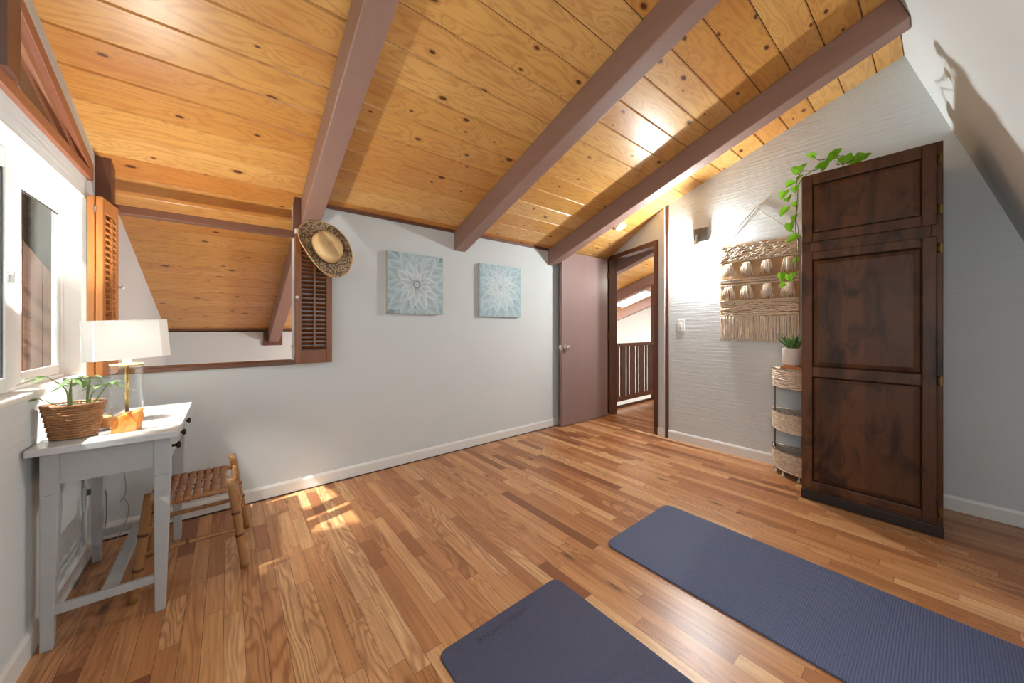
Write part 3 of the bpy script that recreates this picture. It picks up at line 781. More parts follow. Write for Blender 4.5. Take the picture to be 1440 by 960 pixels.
# ------------------------------------------------------------------ louvred shutters
def shutter_panel(parent, P0, P1, out, thick, z0, z1, mat, st=.038, top=.075, bot=.095, pitch=.031, rod=True, tilt=.55):
    """panel from P0 to P1 (plan), thickness along 'out'"""
    P0, P1, out = Vector((*P0, 0)), Vector((*P1, 0)), Vector((*out, 0)).normalized()
    d = (P1 - P0).normalized(); L = (P1 - P0).length
    q = lambda a, n, z: P0 + d * a + out * n + Vector((0, 0, z))
    def bx(mb, a0, a1, n0, n1, za, zb, ):
        mb.hexa([q(a0, n0, za), q(a1, n0, za), q(a1, n1, za), q(a0, n1, za)], [q(a0, n0, zb), q(a1, n0, zb), q(a1, n1, zb), q(a0, n1, zb)])
    mb = MB()
    bx(mb, 0, st, 0, thick, z0, z1); bx(mb, L - st, L, 0, thick, z0, z1); bx(mb, st, L - st, 0, thick, z0, z0 + bot); bx(mb, st, L - st, 0, thick, z1 - top, z1)
    fr = mb.build('panel', mat, parent, bevel=.003)
    lo = MB(); z = z0 + bot + pitch * .5; hw = .016
    while z < z1 - top - pitch * .3:
        c_, s_ = math.cos(tilt), math.sin(tilt); nm = thick / 2
        sec = [(-hw * c_ - .0025*s_, hw * s_ - .0025*c_), (hw * c_ - .0025*s_, -hw * s_ - .0025*c_), (hw * c_ + .0025*s_, -hw * s_ + .0025*c_), (-hw * c_ + .0025*s_, hw * s_ + .0025*c_)]
        lo.prism([q(st, nm + a, z + b) for a, b in sec], d * (L - 2*st))
        z += pitch
    subpart(lo, 'louvers', mat, fr)
    if rod:
        r_ = MB(); bx(r_, L/2 - .006, L/2 + .006, thick + .001, thick + .012, z0 + bot + .02, z1 - top - .02)
        subpart(r_, 'tilt_rod', mat, fr)
    return fr
def knob(parent, p, d, mat, r=.011):
    mb = MB(); d = Vector(d).normalized(); Rm = Vector((0, 0, 1)).rotation_difference(d).to_matrix()
    mb.lathe([(.005, 0), (.005, .010), (r*.8, .013), (r, .018), (r*.75, .024), (.003, .026)], p, 14, Rm)
    subpart(mb, 'knob', mat, parent)
sr = thing('shutter', 'folded dark oak louvered shutter flat on the back wall under the hat', 'shutter', (.48, 2.88, .91), 'louvered shutters')
p1 = shutter_panel(sr, (.598, 2.904), (.364, 2.904), (0, -1), .020, .912, 1.826, M['shutter'], rod=False)
p2 = shutter_panel(sr, (.598, 2.880), (.364, 2.880), (0, -1), .024, .912, 1.826, M['shutter'], tilt=-.5)
knob(p2, (.372, 2.856, 1.379), (0, -1, 0), M['white_plastic']); knob(p1, (.364, 2.894, 1.035), (-1, 0, 0), M['white_plastic'])
sl = thing('shutter', 'folded lighter oak shutter at the left wall behind the lamp, seen on edge', 'shutter', (-.50, 2.8, .92), 'louvered shutters')
q1 = shutter_panel(sl, (-.4915, 2.667), (-.474, 2.885), (-1, -.08), .024, .92, 1.826, M['shutter_l'], tilt=.5, rod=False)
q2 = shutter_panel(sl, (-.520, 2.668), (-.503, 2.885), (-1, -.08), .024, .92, 1.826, M['shutter_l'], tilt=.5, rod=False)
r_ = MB(); r_.box((-.488, 2.772, 1.03), (-.477, 2.782, 1.74)); subpart(r_, 'tilt_rod', M['shutter_l'], q1)
knob(q1, (-.474, 2.87, 1.39), (1, -.08, 0), M['white_plastic'])
hg = MB(); hg.box((-.520, 2.663, 1.745), (-.513, 2.669, 1.775)); hg.build('hinge', M['nickel'], sl)

# ------------------------------------------------------------------ straw hat
def build_hat():
    c0 = Vector((.536, 2.758, 1.726))
    rt = thing('straw_hat', 'tan straw cowboy hat with patterned brim hanging over the dark shutter', 'hat', c0)
    ax = Vector((.10, -1, .16)).normalized()               # the crown points into the room
    long_ = Vector((-.52, 0, .855)); long_ = (long_ - ax * long_.dot(ax)).normalized()   # front-back axis of the hat
    side = ax.cross(long_)
    def P(u, v, h): return c0 + long_ * u + side * v + ax * h
    def oval(th, r): return (r * 1.18 * math.cos(th), r * .92 * math.sin(th))
    N = 56
    def surf(mb, prof, fn):
        vs = []; fs = []
        for r, h in prof:
            for k in range(N):
                th = 2*PI*k/N; vs.append(fn(th, r, h))
        for i in range(len(prof) - 1):
            for k in range(N):
                k2 = (k+1) % N; fs.append((i*N+k, i*N+k2, (i+1)*N+k2, (i+1)*N+k))
        return vs, fs
    def brimf(th, r, h):
        u, v = oval(th, r); t_ = max(0, (r - .095) / .085)
        curl = .050 * t_**1.6 * (math.sin(th) ** 2) - .022 * t_ * (math.cos(th) ** 2)
        pull = 1 - .10 * t_**2 * math.sin(th)**2
        return P(u, v * pull, curl + h)
    mb = MB(); prof = [(.093 + .087 * k / 10, 0) for k in range(11)]
    vs, fs = surf(mb, prof, brimf); mb.mesh(vs, fs, True); mb.build('brim', M['brim'], rt, solid=.004)
    ed = MB(); ed.loop([brimf(2*PI*k/72, .180, 0) for k in range(72)], .0035, 6); ed.build('brim_edge', M['straw'], rt)
    def crownf(th, r, h):
        u, v = oval(th, r)
        k = max(0, h / .105)
        pinch = .022 * k * math.exp(-((v) / .018) ** 2) * (1 if True else 0) + .014 * k * max(0, math.cos(th)) * abs(math.sin(th))
        return P(u, v, h - pinch)
    mb = MB(); prof = [(.096, 0), (.096, .02), (.095, .045), (.092, .07), (.087, .088), (.077, .099), (.060, .104), (.040, .105), (.020, .104), (.002, .103)]
    vs, fs = surf(mb, prof, crownf); fs.append(tuple((len(prof)-1)*N + k for k in range(N))); mb.mesh(vs, fs, True); mb.build('crown', M['straw'], rt)
    mb = MB(); prof = [(.0975, .002), (.0975, .020)]; vs, fs = surf(mb, prof, lambda th, r, h: P(*oval(th, r), h)); mb.mesh(vs, fs, True)
    mb.build('hat_band', m_plain('brown_band', lin(120, 84, 50), .6), rt, solid=.002)
build_hat()

# ------------------------------------------------------------------ desk
dk = thing('writing_desk', 'narrow light grey painted desk with dark knobs under the left window', 'desk', (-.36, 2.35, 0))
mb = MB(); mb.box((-.548, 1.990, .716), (-.160, 2.705, .743)); mb.build('tabletop', M['desk_top'], dk, bevel=.004)
def desk_leg(x0, x1, y0, y1, bx0, bx1, by0, by1):
    mb = MB(); mb.hexa([(bx0, by0, 0), (bx1, by0, 0), (bx1, by1, 0), (bx0, by1, 0)], [(x0, y0, .56), (x1, y0, .56), (x1, y1, .56), (x0, y1, .56)])
    mb.box((x0, y0, .56), (x1, y1, .716)); mb.build('leg', M['desk'], dk, bevel=.003)
desk_leg(-.526, -.481, 2.035, 2.08, -.526, -.496, 2.035, 2.065); desk_leg(-.238, -.188, 2.035, 2.08, -.235, -.204, 2.035, 2.065)
desk_leg(-.526, -.481, 2.635, 2.68, -.526, -.496, 2.65, 2.68); desk_leg(-.238, -.188, 2.635, 2.68, -.235, -.204, 2.65, 2.68)
mb = MB(); mb.box((-.481, 2.043, .595), (-.238, 2.063, .716)); mb.box((-.481, 2.653, .595), (-.238, 2.673, .716)); mb.box((-.520, 2.08, .595), (-.500, 2.635, .716)); mb.build('apron', M['desk'], dk)
for ya, yb in ((2.083, 2.355), (2.361, 2.632)):
    mb = MB(); mb.box((-.212, ya, .602), (-.192, yb, .710)); dwr = mb.build('drawer', M['desk'], dk, bevel=.002)
for y in (2.115, 2.355, 2.625):
    k = MB(); k.lathe([(.006, 0), (.006, .014), (.013, .018), (.015, .023), (.012, .029), (.004, .031)], (-.192, y, .655), 14, Matrix.Rotation(PI/2, 3, 'Y')); k.build('drawer_knob', M['knob_dark'], dk)
mb = MB(); mb.box((-.498, 2.042, .118), (-.234, 2.060, .150)); mb.box((-.498, 2.655, .118), (-.234, 2.673, .150)); mb.box((-.385, 2.060, .120), (-.345, 2.655, .148)); mb.build('stretcher', M['desk'], dk, bevel=.002)

# ------------------------------------------------------------------ table lamp
DZ = .743
lp = thing('table_lamp', 'table lamp with glass cylinder base and long white shade on the desk', 'lamp', (-.358, 2.335, DZ))
lc = Vector((-.358, 2.335, 0))
def ring(mb, r, z0, z1, n=40, inner=None):
    mb.lathe([(r, z0), (r, z1)], (lc.x, lc.y, 0), n, capb=inner is None, capt=inner is None)
mb = MB(); mb.box((-.078, -.072, 0), (.078, .072, .018), M=Matrix.Translation((lc.x, lc.y, DZ)) @ Matrix.Rotation(math.radians(14), 4, 'Z')); mb.build('foot_plate', M['glass_lamp'], lp, bevel=.003)
mb = MB(); mb.lathe([(.054, DZ + .019), (.054, .998), (.050, .998), (.050, DZ + .021)], (lc.x, lc.y, 0), 48, capb=True, capt=True); mb.build('glass_cylinder', M['glass_lamp'], lp)
mb = MB(); mb.lathe([(.055, .998), (.055, 1.004), (.02, 1.006), (.013, 1.008), (.013, 1.04), (.006, 1.045)], (lc.x, lc.y, 0), 40); mb.build('cap', M['brass'], lp)
mb = MB(); mb.tube([(lc.x, lc.y, DZ + .021), (lc.x, lc.y, .998)], .0065, 12); mb.build('stem', M['brass'], lp)
mb = MB(); mb.tube([(lc.x, lc.y, 1.04), (lc.x, lc.y, 1.105)], .014, 12); mb.build('socket', M['brass'], lp)
mb = MB(); mb.lathe([(.010, 1.105), (.016, 1.12), (.024, 1.138), (.025, 1.148), (.019, 1.162), (.004, 1.170)], (lc.x, lc.y, 0), 20); mb.build('bulb', M['warm_bulb'], lp)
RS = Matrix.Translation((lc.x, lc.y, 1.115)) @ Matrix.Rotation(math.radians(14), 4, 'Z') @ Matrix.Rotation(math.radians(-3.0), 4, 'Y')
mb = MB()
def shade_ring(hx, hy, z, c=.032):
    pts = []
    for sx_, sy_ in ((1, 1), (-1, 1), (-1, -1), (1, -1)):
        a, b = (hx * sx_, (hy - c) * sy_), ((hx - c) * sx_, hy * sy_)
        pts += [a, b] if sx_ * sy_ > 0 else [b, a]
    return [RS @ Vector((p[0], p[1], z)) for p in pts]
lo_, hi_ = shade_ring(.134, .066, -.085), shade_ring(.130, .062, .085)
mb.mesh(lo_ + hi_, [(k, (k+1) % 8, 8 + (k+1) % 8, 8 + k) for k in range(8)]); mb.build('lamp_shade', M['shade'], lp, solid=.0015)
for rg in (lo_, hi_):
    mb = MB(); mb.loop(rg, .0016, 6); mb.build('shade_rim', M['trim_white'], lp)
mb = MB()
for dx in (-1, 1): mb.tube([(lc.x, lc.y, 1.088), RS @ Vector((.128*dx, 0, .07))], .0016, 6)
mb.build('shade_harp', M['brass'], lp)
cd = MB(); cord = [(-.40, 2.40, .752), (-.47, 2.62, .748), (-.50, 2.71, .744), (-.505, 2.745, .70), (-.47, 2.83, .50), (-.449, 2.86, .36), (-.446, 2.88, .25), (-.466, 2.885, .20), (-.455, 2.885, .215), (-.437, 2.885, .17), (-.438, 2.888, .12), (-.443, 2.89, .096), (-.47, 2.86, .016), (-.51, 2.80, .004), (-.53, 2.75, .004)]
def smooth_path(P, n=6):
    P = [Vector(p) for p in P]; out = []
    for i in range(len(P) - 1):
        a, b, c_, d = P[max(i-1, 0)], P[i], P[i+1], P[min(i+2, len(P)-1)]
        for k in range(n):
            t_ = k / n
            out.append(.5*((2*b) + (-a + c_)*t_ + (2*a - 5*b + 4*c_ - d)*t_*t_ + (-a + 3*b - 3*c_ + d)*t_**3))
    out.append(P[-1]); return out
cd.tube(smooth_path(cord), .0022, 6); cd.build('power_cord', m_plain('grey_cord', lin(150, 148, 146), .5), lp)

# outlet and plug under the desk
ol = thing('wall_outlet', 'white outlet plate low on the left wall behind the desk', 'outlet', (XL, 2.70, .32))
mb = MB(); mb.box((XL, 2.665, .262), (XL + .006, 2.735, .375)); mb.build('cover_plate', M['white_plastic'], ol, bevel=.002)
mb = MB(); mb.box((XL + .006, 2.684, .272), (XL + .008, 2.716, .312)); mb.box((XL + .006, 2.684, .325), (XL + .008, 2.716, .365)); mb.build('socket', M['trim_white'], ol)
pl_ = MB(); pl_.box((XL + .0085, 2.688, .330), (XL + .034, 2.712, .356)); pl_.tube(smooth_path([(XL + .034, 2.70, .343), (XL + .055, 2.72, .338), (XL + .06, 2.76, .29), (XL + .05, 2.80, .12), (XL + .03, 2.78, .02), (XL + .020, 2.60, .004), (XL + .020, 2.45, .004)]), .0024, 6)
tag(pl_.build('power_plug', m_plain('grey_plug', lin(120, 118, 116), .5)), 'grey plug and cable in the wall outlet behind the desk', 'plug')

# ------------------------------------------------------------------ basket planter on the desk
def sup(th, a, b, e=2.7):
    c_, s_ = math.cos(th), math.sin(th)
    return (a * math.copysign(abs(c_) ** (2/e), c_), b * math.copysign(abs(s_) ** (2/e), s_))
bk = thing('potted_plant', 'small green plant in a brown woven basket at the near end of the desk', 'plant', (-.462, 2.145, DZ))
mb = MB(); NR = 13; NP = 126; RIB = 9
H0, H1 = DZ + .0068, DZ + .122
for k in range(NR):
    u = k / (NR - 1); z = H0 + (H1 - H0) * u
    a, b = .056 + .019 * u, .041 + .011 * u
    pts = []
    for j in range(NP):
        th = 2*PI*j/NP; x_, y_ = sup(th, a, b)
        w = 1 + .034 * math.sin(th * RIB + (PI if k % 2 else 0))
        pts.append((-.466 + x_*w, 2.130 + y_*w, z + .0015*math.sin(j*1.7+k)))
    mb.loop(pts, .0054, 6)
basket = mb.build('basket', M['wicker'], bk)
mb = MB()
lo2 = [(-.466 + sup(2*PI*j/40, .0535, .0385)[0], 2.130 + sup(2*PI*j/40, .0535, .0385)[1], DZ + .004) for j in range(40)]; hi2 = [(-.466 + sup(2*PI*j/40, .0710, .0480)[0], 2.130 + sup(2*PI*j/40, .0710, .0480)[1], DZ + .100) for j in range(40)]
mb.mesh(lo2 + hi2, [(k, (k+1) % 40, 40 + (k+1) % 40, 40 + k) for k in range(40)], True); subpart(mb, 'gap_shade_shell', m_plain('dark_gap_shade', lin(70, 42, 24), .8), basket)  # dark shell added behind the weave, puts shade into its gaps
mb = MB()
for k in range(RIB * 2):
    th = 2*PI*(k + .5)/(RIB*2); p0 = sup(th, .054, .039); p1 = sup(th, .074, .051)
    mb.tube([(-.466 + p0[0], 2.130 + p0[1], DZ + .0035), (-.466 + p1[0], 2.130 + p1[1], H1 + .006)], .003, 6)
subpart(mb, 'ribs', M['wicker'], basket)
mb = MB(); mb.loop([(-.466 + sup(2*PI*j/NP, .0775, .0545)[0], 2.130 + sup(2*PI*j/NP, .0775, .0545)[1], H1 + .006 + .0012*math.sin(j*2.1)) for j in range(NP)], .0058, 6); subpart(mb, 'rim', M['wicker'], basket)
mb = MB()
def soilf(z, a, b):
    pts = [(-.466 + sup(2*PI*j/40, a, b)[0], 2.130 + sup(2*PI*j/40, a, b)[1], z) for j in range(40)]
    return pts
mb.prism(soilf(DZ + .001, .052, .037), (0, 0, .003)); subpart(mb, 'basket_floor', M['wicker'], basket)
mb = MB(); mb.prism(soilf(DZ + .096, .066, .044), (0, 0, .008)); mb.build('soil', M['soil'], bk)
mb = MB(); mb.loop(soilf(H1 + .001, .068, .045), .0022, 5); mb.mesh(soilf(H1 - .02, .0685, .0455) + soilf(H1 + .002, .0685, .0455), [(k, (k+1) % 40, 40 + (k+1) % 40, 40 + k) for k in range(40)], True); mb.build('liner', m_plain('pale_liner', lin(206, 214, 212), .3), bk)
def leaflet(mb, base, d, L, W, droop=.25, up=Vector((0, 0, 1)), fold=.25, heart=False, nu=4, nv=6, col=None):
    base, d = Vector(base), Vector(d).normalized()
    sd = d.cross(up); sd = sd.normalized() if sd.length > 1e-4 else Vector((1, 0, 0)); nrm = sd.cross(d)
    def f(u, v):
        s = v; a = u*2 - 1
        if heart:
            hw = W * .5 * (math.sin(PI * min(1, (s*.93 + .07)) ** .62) ** .85 if s < 1 else 0)
            back = -.16 * L * abs(a) ** 1.3 * (1 - s) ** 3
        else:
            hw = W * .5 * math.sin(PI * s ** .8) if s < 1 else 0; back = 0
        return base + d * (L*s + back) + sd * (a*hw) + nrm * (fold * abs(a) * hw) - Vector((0, 0, 1)) * droop * L * s*s
    mb.grid(f, nu, nv, True, col)
stems = MB(); lv = MB(); rnd = random.Random(5)
# stems given from soil to tip, then a whorl of leaflets at the tip
for base, mid, tip, n_, L in (((-.480, 2.13, .845), (-.485, 2.12, .93), (-.525, 2.10, .985), 3, .055), ((-.476, 2.135, .845), (-.478, 2.13, .91), (-.470, 2.12, .970), 6, .060),
                              ((-.474, 2.14, .845), (-.478, 2.15, .90), (-.480, 2.16, .945), 5, .055), ((-.434, 2.14, .845), (-.432, 2.135, .90), (-.425, 2.13, .975), 6, .062),
                              ((-.432, 2.145, .845), (-.424, 2.14, .90), (-.402, 2.13, .938), 5, .058), ((-.430, 2.14, .845), (-.405, 2.13, .89), (-.372, 2.11, .948), 3, .060),
                              ((-.482, 2.125, .845), (-.505, 2.11, .875), (-.540, 2.095, .905), 3, .055), ((-.436, 2.15, .845), (-.44, 2.16, .91), (-.438, 2.17, .955), 5, .056)):
    stems.tube(smooth_path([base, mid, tip], 5), [.0032] * 4 + [.0022] * 4 + [.0016] * 3, 6)
    a0 = rnd.random() * 6
    for k in range(n_):
        an = a0 + 2*PI*k/n_ if n_ > 3 else math.atan2(tip[1] - base[1], tip[0] - base[0]) + (k - 1) * .7
        dz_ = rnd.uniform(-.25, .25)
        leaflet(lv, tip, (math.cos(an), math.sin(an), dz_), L * rnd.uniform(.75, 1.1), .020 * rnd.uniform(.8, 1.2), .30)
stems.build('stems', M['stem'], bk); lv.build('foliage', M['leaf_pale'], bk)

# orange crystal block
mb = MB(); rnd = random.Random(4)
bot = [(-.368, 2.088, DZ), (-.296, 2.092, DZ), (-.285, 2.142, DZ), (-.355, 2.150, DZ)]
top = [(-.362, 2.100, .805), (-.288, 2.104, .822), (-.280, 2.146, .828), (-.352, 2.146, .812)]
def lerp(a, b, t_): return Vector(a).lerp(Vector(b), t_)
def rockf(u, v):
    k = u * 4; i = int(k) % 4; fr = k - int(k); j = (i + 1) % 4
    p = lerp(lerp(bot[i], bot[j], fr), lerp(top[i], top[j], fr), v)
    if 0 < v: p = p + Vector((mnoise.noise(p * 40), mnoise.noise(p * 40 + Vector((9, 0, 0))), .6*mnoise.noise(p * 40 + Vector((0, 9, 0))))) * .004 * min(1, v * 3)
    return p
NU, NV = 24, 6
vs = [rockf(u/NU, v/NV) for v in range(NV + 1) for u in range(NU)]
fs = [(j*NU + i, j*NU + (i+1) % NU, (j+1)*NU + (i+1) % NU, (j+1)*NU + i) for j in range(NV) for i in range(NU)]
cv = sum((Vector(p) for p in top), Vector()) / 4; vs.append(cv + Vector((0, 0, .003)))
for i in range(NU): fs.append((NV*NU + i, NV*NU + (i+1) % NU, len(vs) - 1))
fs.append(tuple(range(NU - 1, -1, -1)))
mb.mesh(vs, fs, False); tag(mb.build('salt_block', M['salt'], origin=(-.325, 2.12, DZ), bevel=.003), 'orange crystal block with slanted top on the desk in front of the lamp', 'rock')

# glass jar
jr = thing('glass_jar', 'small lidded glass jar of amber contents between basket and orange block', 'jar', (-.402, 2.205, DZ))
jc = (-.402, 2.205, 0)
mb = MB(); mb.lathe([(.026, DZ + .001), (.028, DZ + .006), (.028, DZ + .066), (.022, DZ + .076), (.022, DZ + .084), (.020, DZ + .084), (.020, DZ + .075), (.025, DZ + .064), (.025, DZ + .008)], jc, 32); mb.build('jar_body', M['glass_lamp'], jr)
mb = MB(); mb.lathe([(.022, DZ + .009), (.0245, DZ + .012), (.0245, DZ + .052), (.02, DZ + .056), (.004, DZ + .058)], jc, 28); mb.build('contents', M['jar_fill'], jr)
mb = MB(); mb.lathe([(.0235, DZ + .0845), (.025, DZ + .087), (.025, DZ + .097), (.012, DZ + .102)], jc, 28); mb.build('lid', M['glass_lamp'], jr)

# ------------------------------------------------------------------ bamboo stool
so = thing('bamboo_stool', 'low bamboo stool with woven split cane seat pushed beside the desk', 'stool', (-.12, 2.37, 0))
feet = [(-.315, 2.165), (.062, 2.150), (.085, 2.565), (-.318, 2.562)]
tops = [(-.268, 2.185, .440), (.008, 2.180, .432), (.016, 2.515, .452), (-.262, 2.515, .450)]
def cane(mb, nb, a, b, r0, r1, nodes):
    a, b = Vector(a), Vector(b); N_ = 14; pts = []; rr = []
    for i in range(N_ + 1):
        t_ = i / N_; p = a.lerp(b, t_) + Vector((mnoise.noise(a*7 + Vector((t_*2, 0, 0))), mnoise.noise(b*7 + Vector((0, t_*2, 0))), 0)) * .004 * math.sin(PI*t_)
        pts.append(p); rr.append(r0 + (r1 - r0)*t_)
    mb.tube(pts, rr, 10)
    for t_ in nodes:
        p = a.lerp(b, t_); d = (b - a).normalized(); r = r0 + (r1 - r0)*t_
        q = MB(); q.tube([p - d*.006, p - d*.002, p + d*.002, p + d*.006], [r*1.02, r*1.12, r*1.12, r*1.02], 10); nb.append(q)
for k, (f_, t_) in enumerate(zip(feet, tops)):
    mb = MB(); nb = []; cane(mb, nb, (f_[0], f_[1], 0), t_, .0165, .0175, (.3 + .07*k, .62))
    lg = mb.build('leg', M['bamboo'], so)
    for q in nb: subpart(q, 'cane_node', M['node'], lg)
def along(k, z):
    f_, t_ = Vector((*feet[k], 0)), Vector(tops[k]); return f_.lerp(t_, z / t_.z)
for i, j in ((0, 1), (1, 2), (2, 3), (3, 0)):
    mb = MB(); nb = []; cane(mb, nb, along(i, .19 if i % 2 == 0 else .22), along(j, .19 if i % 2 == 0 else .22), .0095, .0095, (.45,)); s_ = mb.build('stretcher', M['bamboo'], so)
    for q in nb: subpart(q, 'cane_node', M['node'], s_)
SZ = .385
for i, j in ((0, 1), (1, 2), (2, 3), (3, 0)):
    mb = MB(); nb = []; cane(mb, nb, along(i, SZ), along(j, SZ), .0105, .0105, ()); mb.build('seat_rail', M['bamboo'], so)
# extra braces at the right side
for a, b in (((.052, 2.20, .15), (.03, 2.46, SZ - .01)), ((.06, 2.50, .15), (.02, 2.24, SZ - .01))):
    mb = MB(); nb = []; cane(mb, nb, a, b, .008, .008, (.5,)); mb.build('brace', M['bamboo'], so)
yA, yC = along(0, SZ).y, along(3, SZ).y; xA, xC = along(0, SZ).x + .02, along(1, SZ).x - .018
ns = 8
for k in range(ns):
    x0 = xA + (xC - xA) * (k + .06) / ns; x1 = xA + (xC - xA) * (k + .88) / ns
    path = [(yA - .002, SZ - .014), (yA - .013, SZ - .004), (yA - .010, SZ + .010), (yA + .004, SZ + .0145), (yA + .05, SZ + .012), (.5*(yA+yC), SZ + .008 + .004*(k % 2)), (yC - .05, SZ + .012), (yC - .004, SZ + .0145), (yC + .010, SZ + .010), (yC + .013, SZ - .004), (yC + .002, SZ - .014)]
    mb = MB(); sk_ = .01*math.sin(k*2.3)
    def sf(u, v, P=path, x0=x0, x1=x1, sk_=sk_):
        q_ = v * (len(P) - 1); i = min(int(q_), len(P) - 2); f_ = q_ - i
        y_ = P[i][0] + (P[i+1][0] - P[i][0])*f_; z_ = P[i][1] + (P[i+1][1] - P[i][1])*f_
        return (x0 + (x1 - x0)*u + sk_ * (v - .5), y_, z_ + .0022*(1 - (2*u - 1)**2))
    mb.grid(sf, 4, 30); mb.build('seat_strip', M['bamboo_strip'], so, solid=.0022)
mb = MB()
for y_ in (yA + .085, .5*(yA+yC), yC - .085):
    def cf(u, v, y_=y_): return (xA - .01 + (xC - xA + .02)*v, y_ - .011 + .022*u, SZ + .0085 + .0075*math.sin(v*ns*PI + y_*50))
    mb.grid(cf, 2, 64)
mb.build('cross_weave', M['bamboo_strip'], so, solid=.0018)

# ------------------------------------------------------------------ corner basket stand by the wardrobe
cs = thing('basket_stand', 'three tier rounded wicker basket stand between wardrobe and wall hanging', 'basket stand', (3.45, .78, 0))
CC = Vector((3.588, .632)); RQ = .275
def quarter(r, z, n=26, wob=0, seed=0):
    pts = [Vector((CC.x, CC.y, z)) + Vector((-r*math.cos(a), r*math.sin(a), 0)) for a in [i*(PI/2)/n for i in range(n + 1)]]
    if wob: pts = [p + Vector((mnoise.noise(p*30 + Vector((seed, 0, 0))), mnoise.noise(p*30 + Vector((0, seed, 0))), mnoise.noise(p*45 + Vector((0, 0, seed)))))*wob for p in pts]
    return pts
for tz0, tz1 in ((.692, .838), (.352, .500), (.045, .196)):
    mb = MB(); rows = 10
    for k in range(rows):
        z = tz0 + .006 + (tz1 - tz0 - .012)*k/(rows - 1); rr_ = RQ - .010 + .006*k/(rows-1)
        mb.tube(quarter(rr_, z, 28, .004, k*3.1 + tz0*10), .0082, 6)
        # straight backs along wall and cabinet
        mb.tube([(CC.x, CC.y + rr_, z), (CC.x, CC.y + rr_*.5, z + .001), (CC.x, CC.y, z)], .006, 6)
        mb.tube([(CC.x - rr_, CC.y, z), (CC.x - rr_*.5, CC.y, z + .001), (CC.x, CC.y, z)], .006, 6)
    bsk = mb.build('basket', M['seagrass'], cs)
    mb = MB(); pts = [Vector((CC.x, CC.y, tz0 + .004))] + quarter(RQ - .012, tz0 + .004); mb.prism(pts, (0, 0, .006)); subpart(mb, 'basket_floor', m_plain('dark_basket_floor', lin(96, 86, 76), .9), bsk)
    mb = MB(); mb.tube(quarter(RQ + .002, tz1 + .002, 28), .004, 6); subpart(mb, 'rim', M['iron'], bsk)
for ang in (8, 82):
    a = math.radians(ang); p = CC + Vector((-math.cos(a), math.sin(a))) * (RQ - .018)
    mb = MB(); mb.tube([(p.x, p.y, .004), (p.x, p.y, .838)], .0045, 8); mb.build('upright', M['iron'], cs)
mb = MB(); mb.tube([(CC.x - .012, CC.y + .012, .004), (CC.x - .012, CC.y + .012, .838)], .0045, 8); mb.build('upright', M['iron'], cs)
for ang in (40, 62, 12):
    a = math.radians(ang); p = CC + Vector((-math.cos(a), math.sin(a))) * (RQ - .02)
    mb = MB(); mb.lathe([(.012, 0), (.012, .006), (.006, .012), (.006, .046)], (p.x, p.y, 0), 12); mb.build('foot', M['pot_white'], cs)
# little wooden plant riser and the pot on it
pc = Vector((3.437, .745, 0))
mb = MB(); zs = .700
rz = .8395
tr_ = MB(); tr_.prism([Vector((CC.x, CC.y, .831))] + quarter(RQ - .02, .831), (0, 0, .008)); tr_.build('tray', M['seagrass'], cs)
mb.box((pc.x - .075, pc.y - .075, rz), (pc.x + .075, pc.y + .065, rz + .012)); mb.box((pc.x - .075, pc.y - .07, rz + .012), (pc.x - .05, pc.y + .06, rz + .028)); mb.box((pc.x + .05, pc.y - .07, rz + .012), (pc.x + .075, pc.y + .06, rz + .028)); mb.box((pc.x - .07, pc.y - .04, rz + .028), (pc.x + .07, pc.y + .04, rz + .036))
tag(mb.build('plant_riser', M['shutter_l'], bevel=.002), 'little brown wooden riser under the white pot on the basket stand', 'plant riser')
pt = thing('potted_succulent', 'spiky green succulent in a white pot on top of the basket stand', 'plant', (pc.x, pc.y, rz + .036))
pz = rz + .0365
mb = MB(); mb.lathe([(.058, pz), (.062, pz + .004), (.066, pz + .125), (.067, pz + .130), (.061, pz + .130), (.058, pz + .110)], pc, 32, capt=False); mb.build('pot', M['pot_white'], pt)
mb = MB(); mb.lathe([(.0585, pz + .104), (.0585, pz + .112)], pc, 28); mb.build('soil', M['soil'], pt)
mb = MB(); rnd = random.Random(9)
for k in range(26):
    an = k*2.399; el = .72 + .72*(k/26)
    d = Vector((math.cos(an)*math.cos(el), math.sin(an)*math.cos(el), math.sin(el)))
    leaflet(mb, (pc.x + .016*math.cos(an), pc.y + .016*math.sin(an), pz + .112), d, rnd.uniform(.095, .15), .026, .04, fold=.5)
mb.build('foliage', m_translucent('succulent_leaf', lin(104, 142, 88), .1), pt, solid=.003)

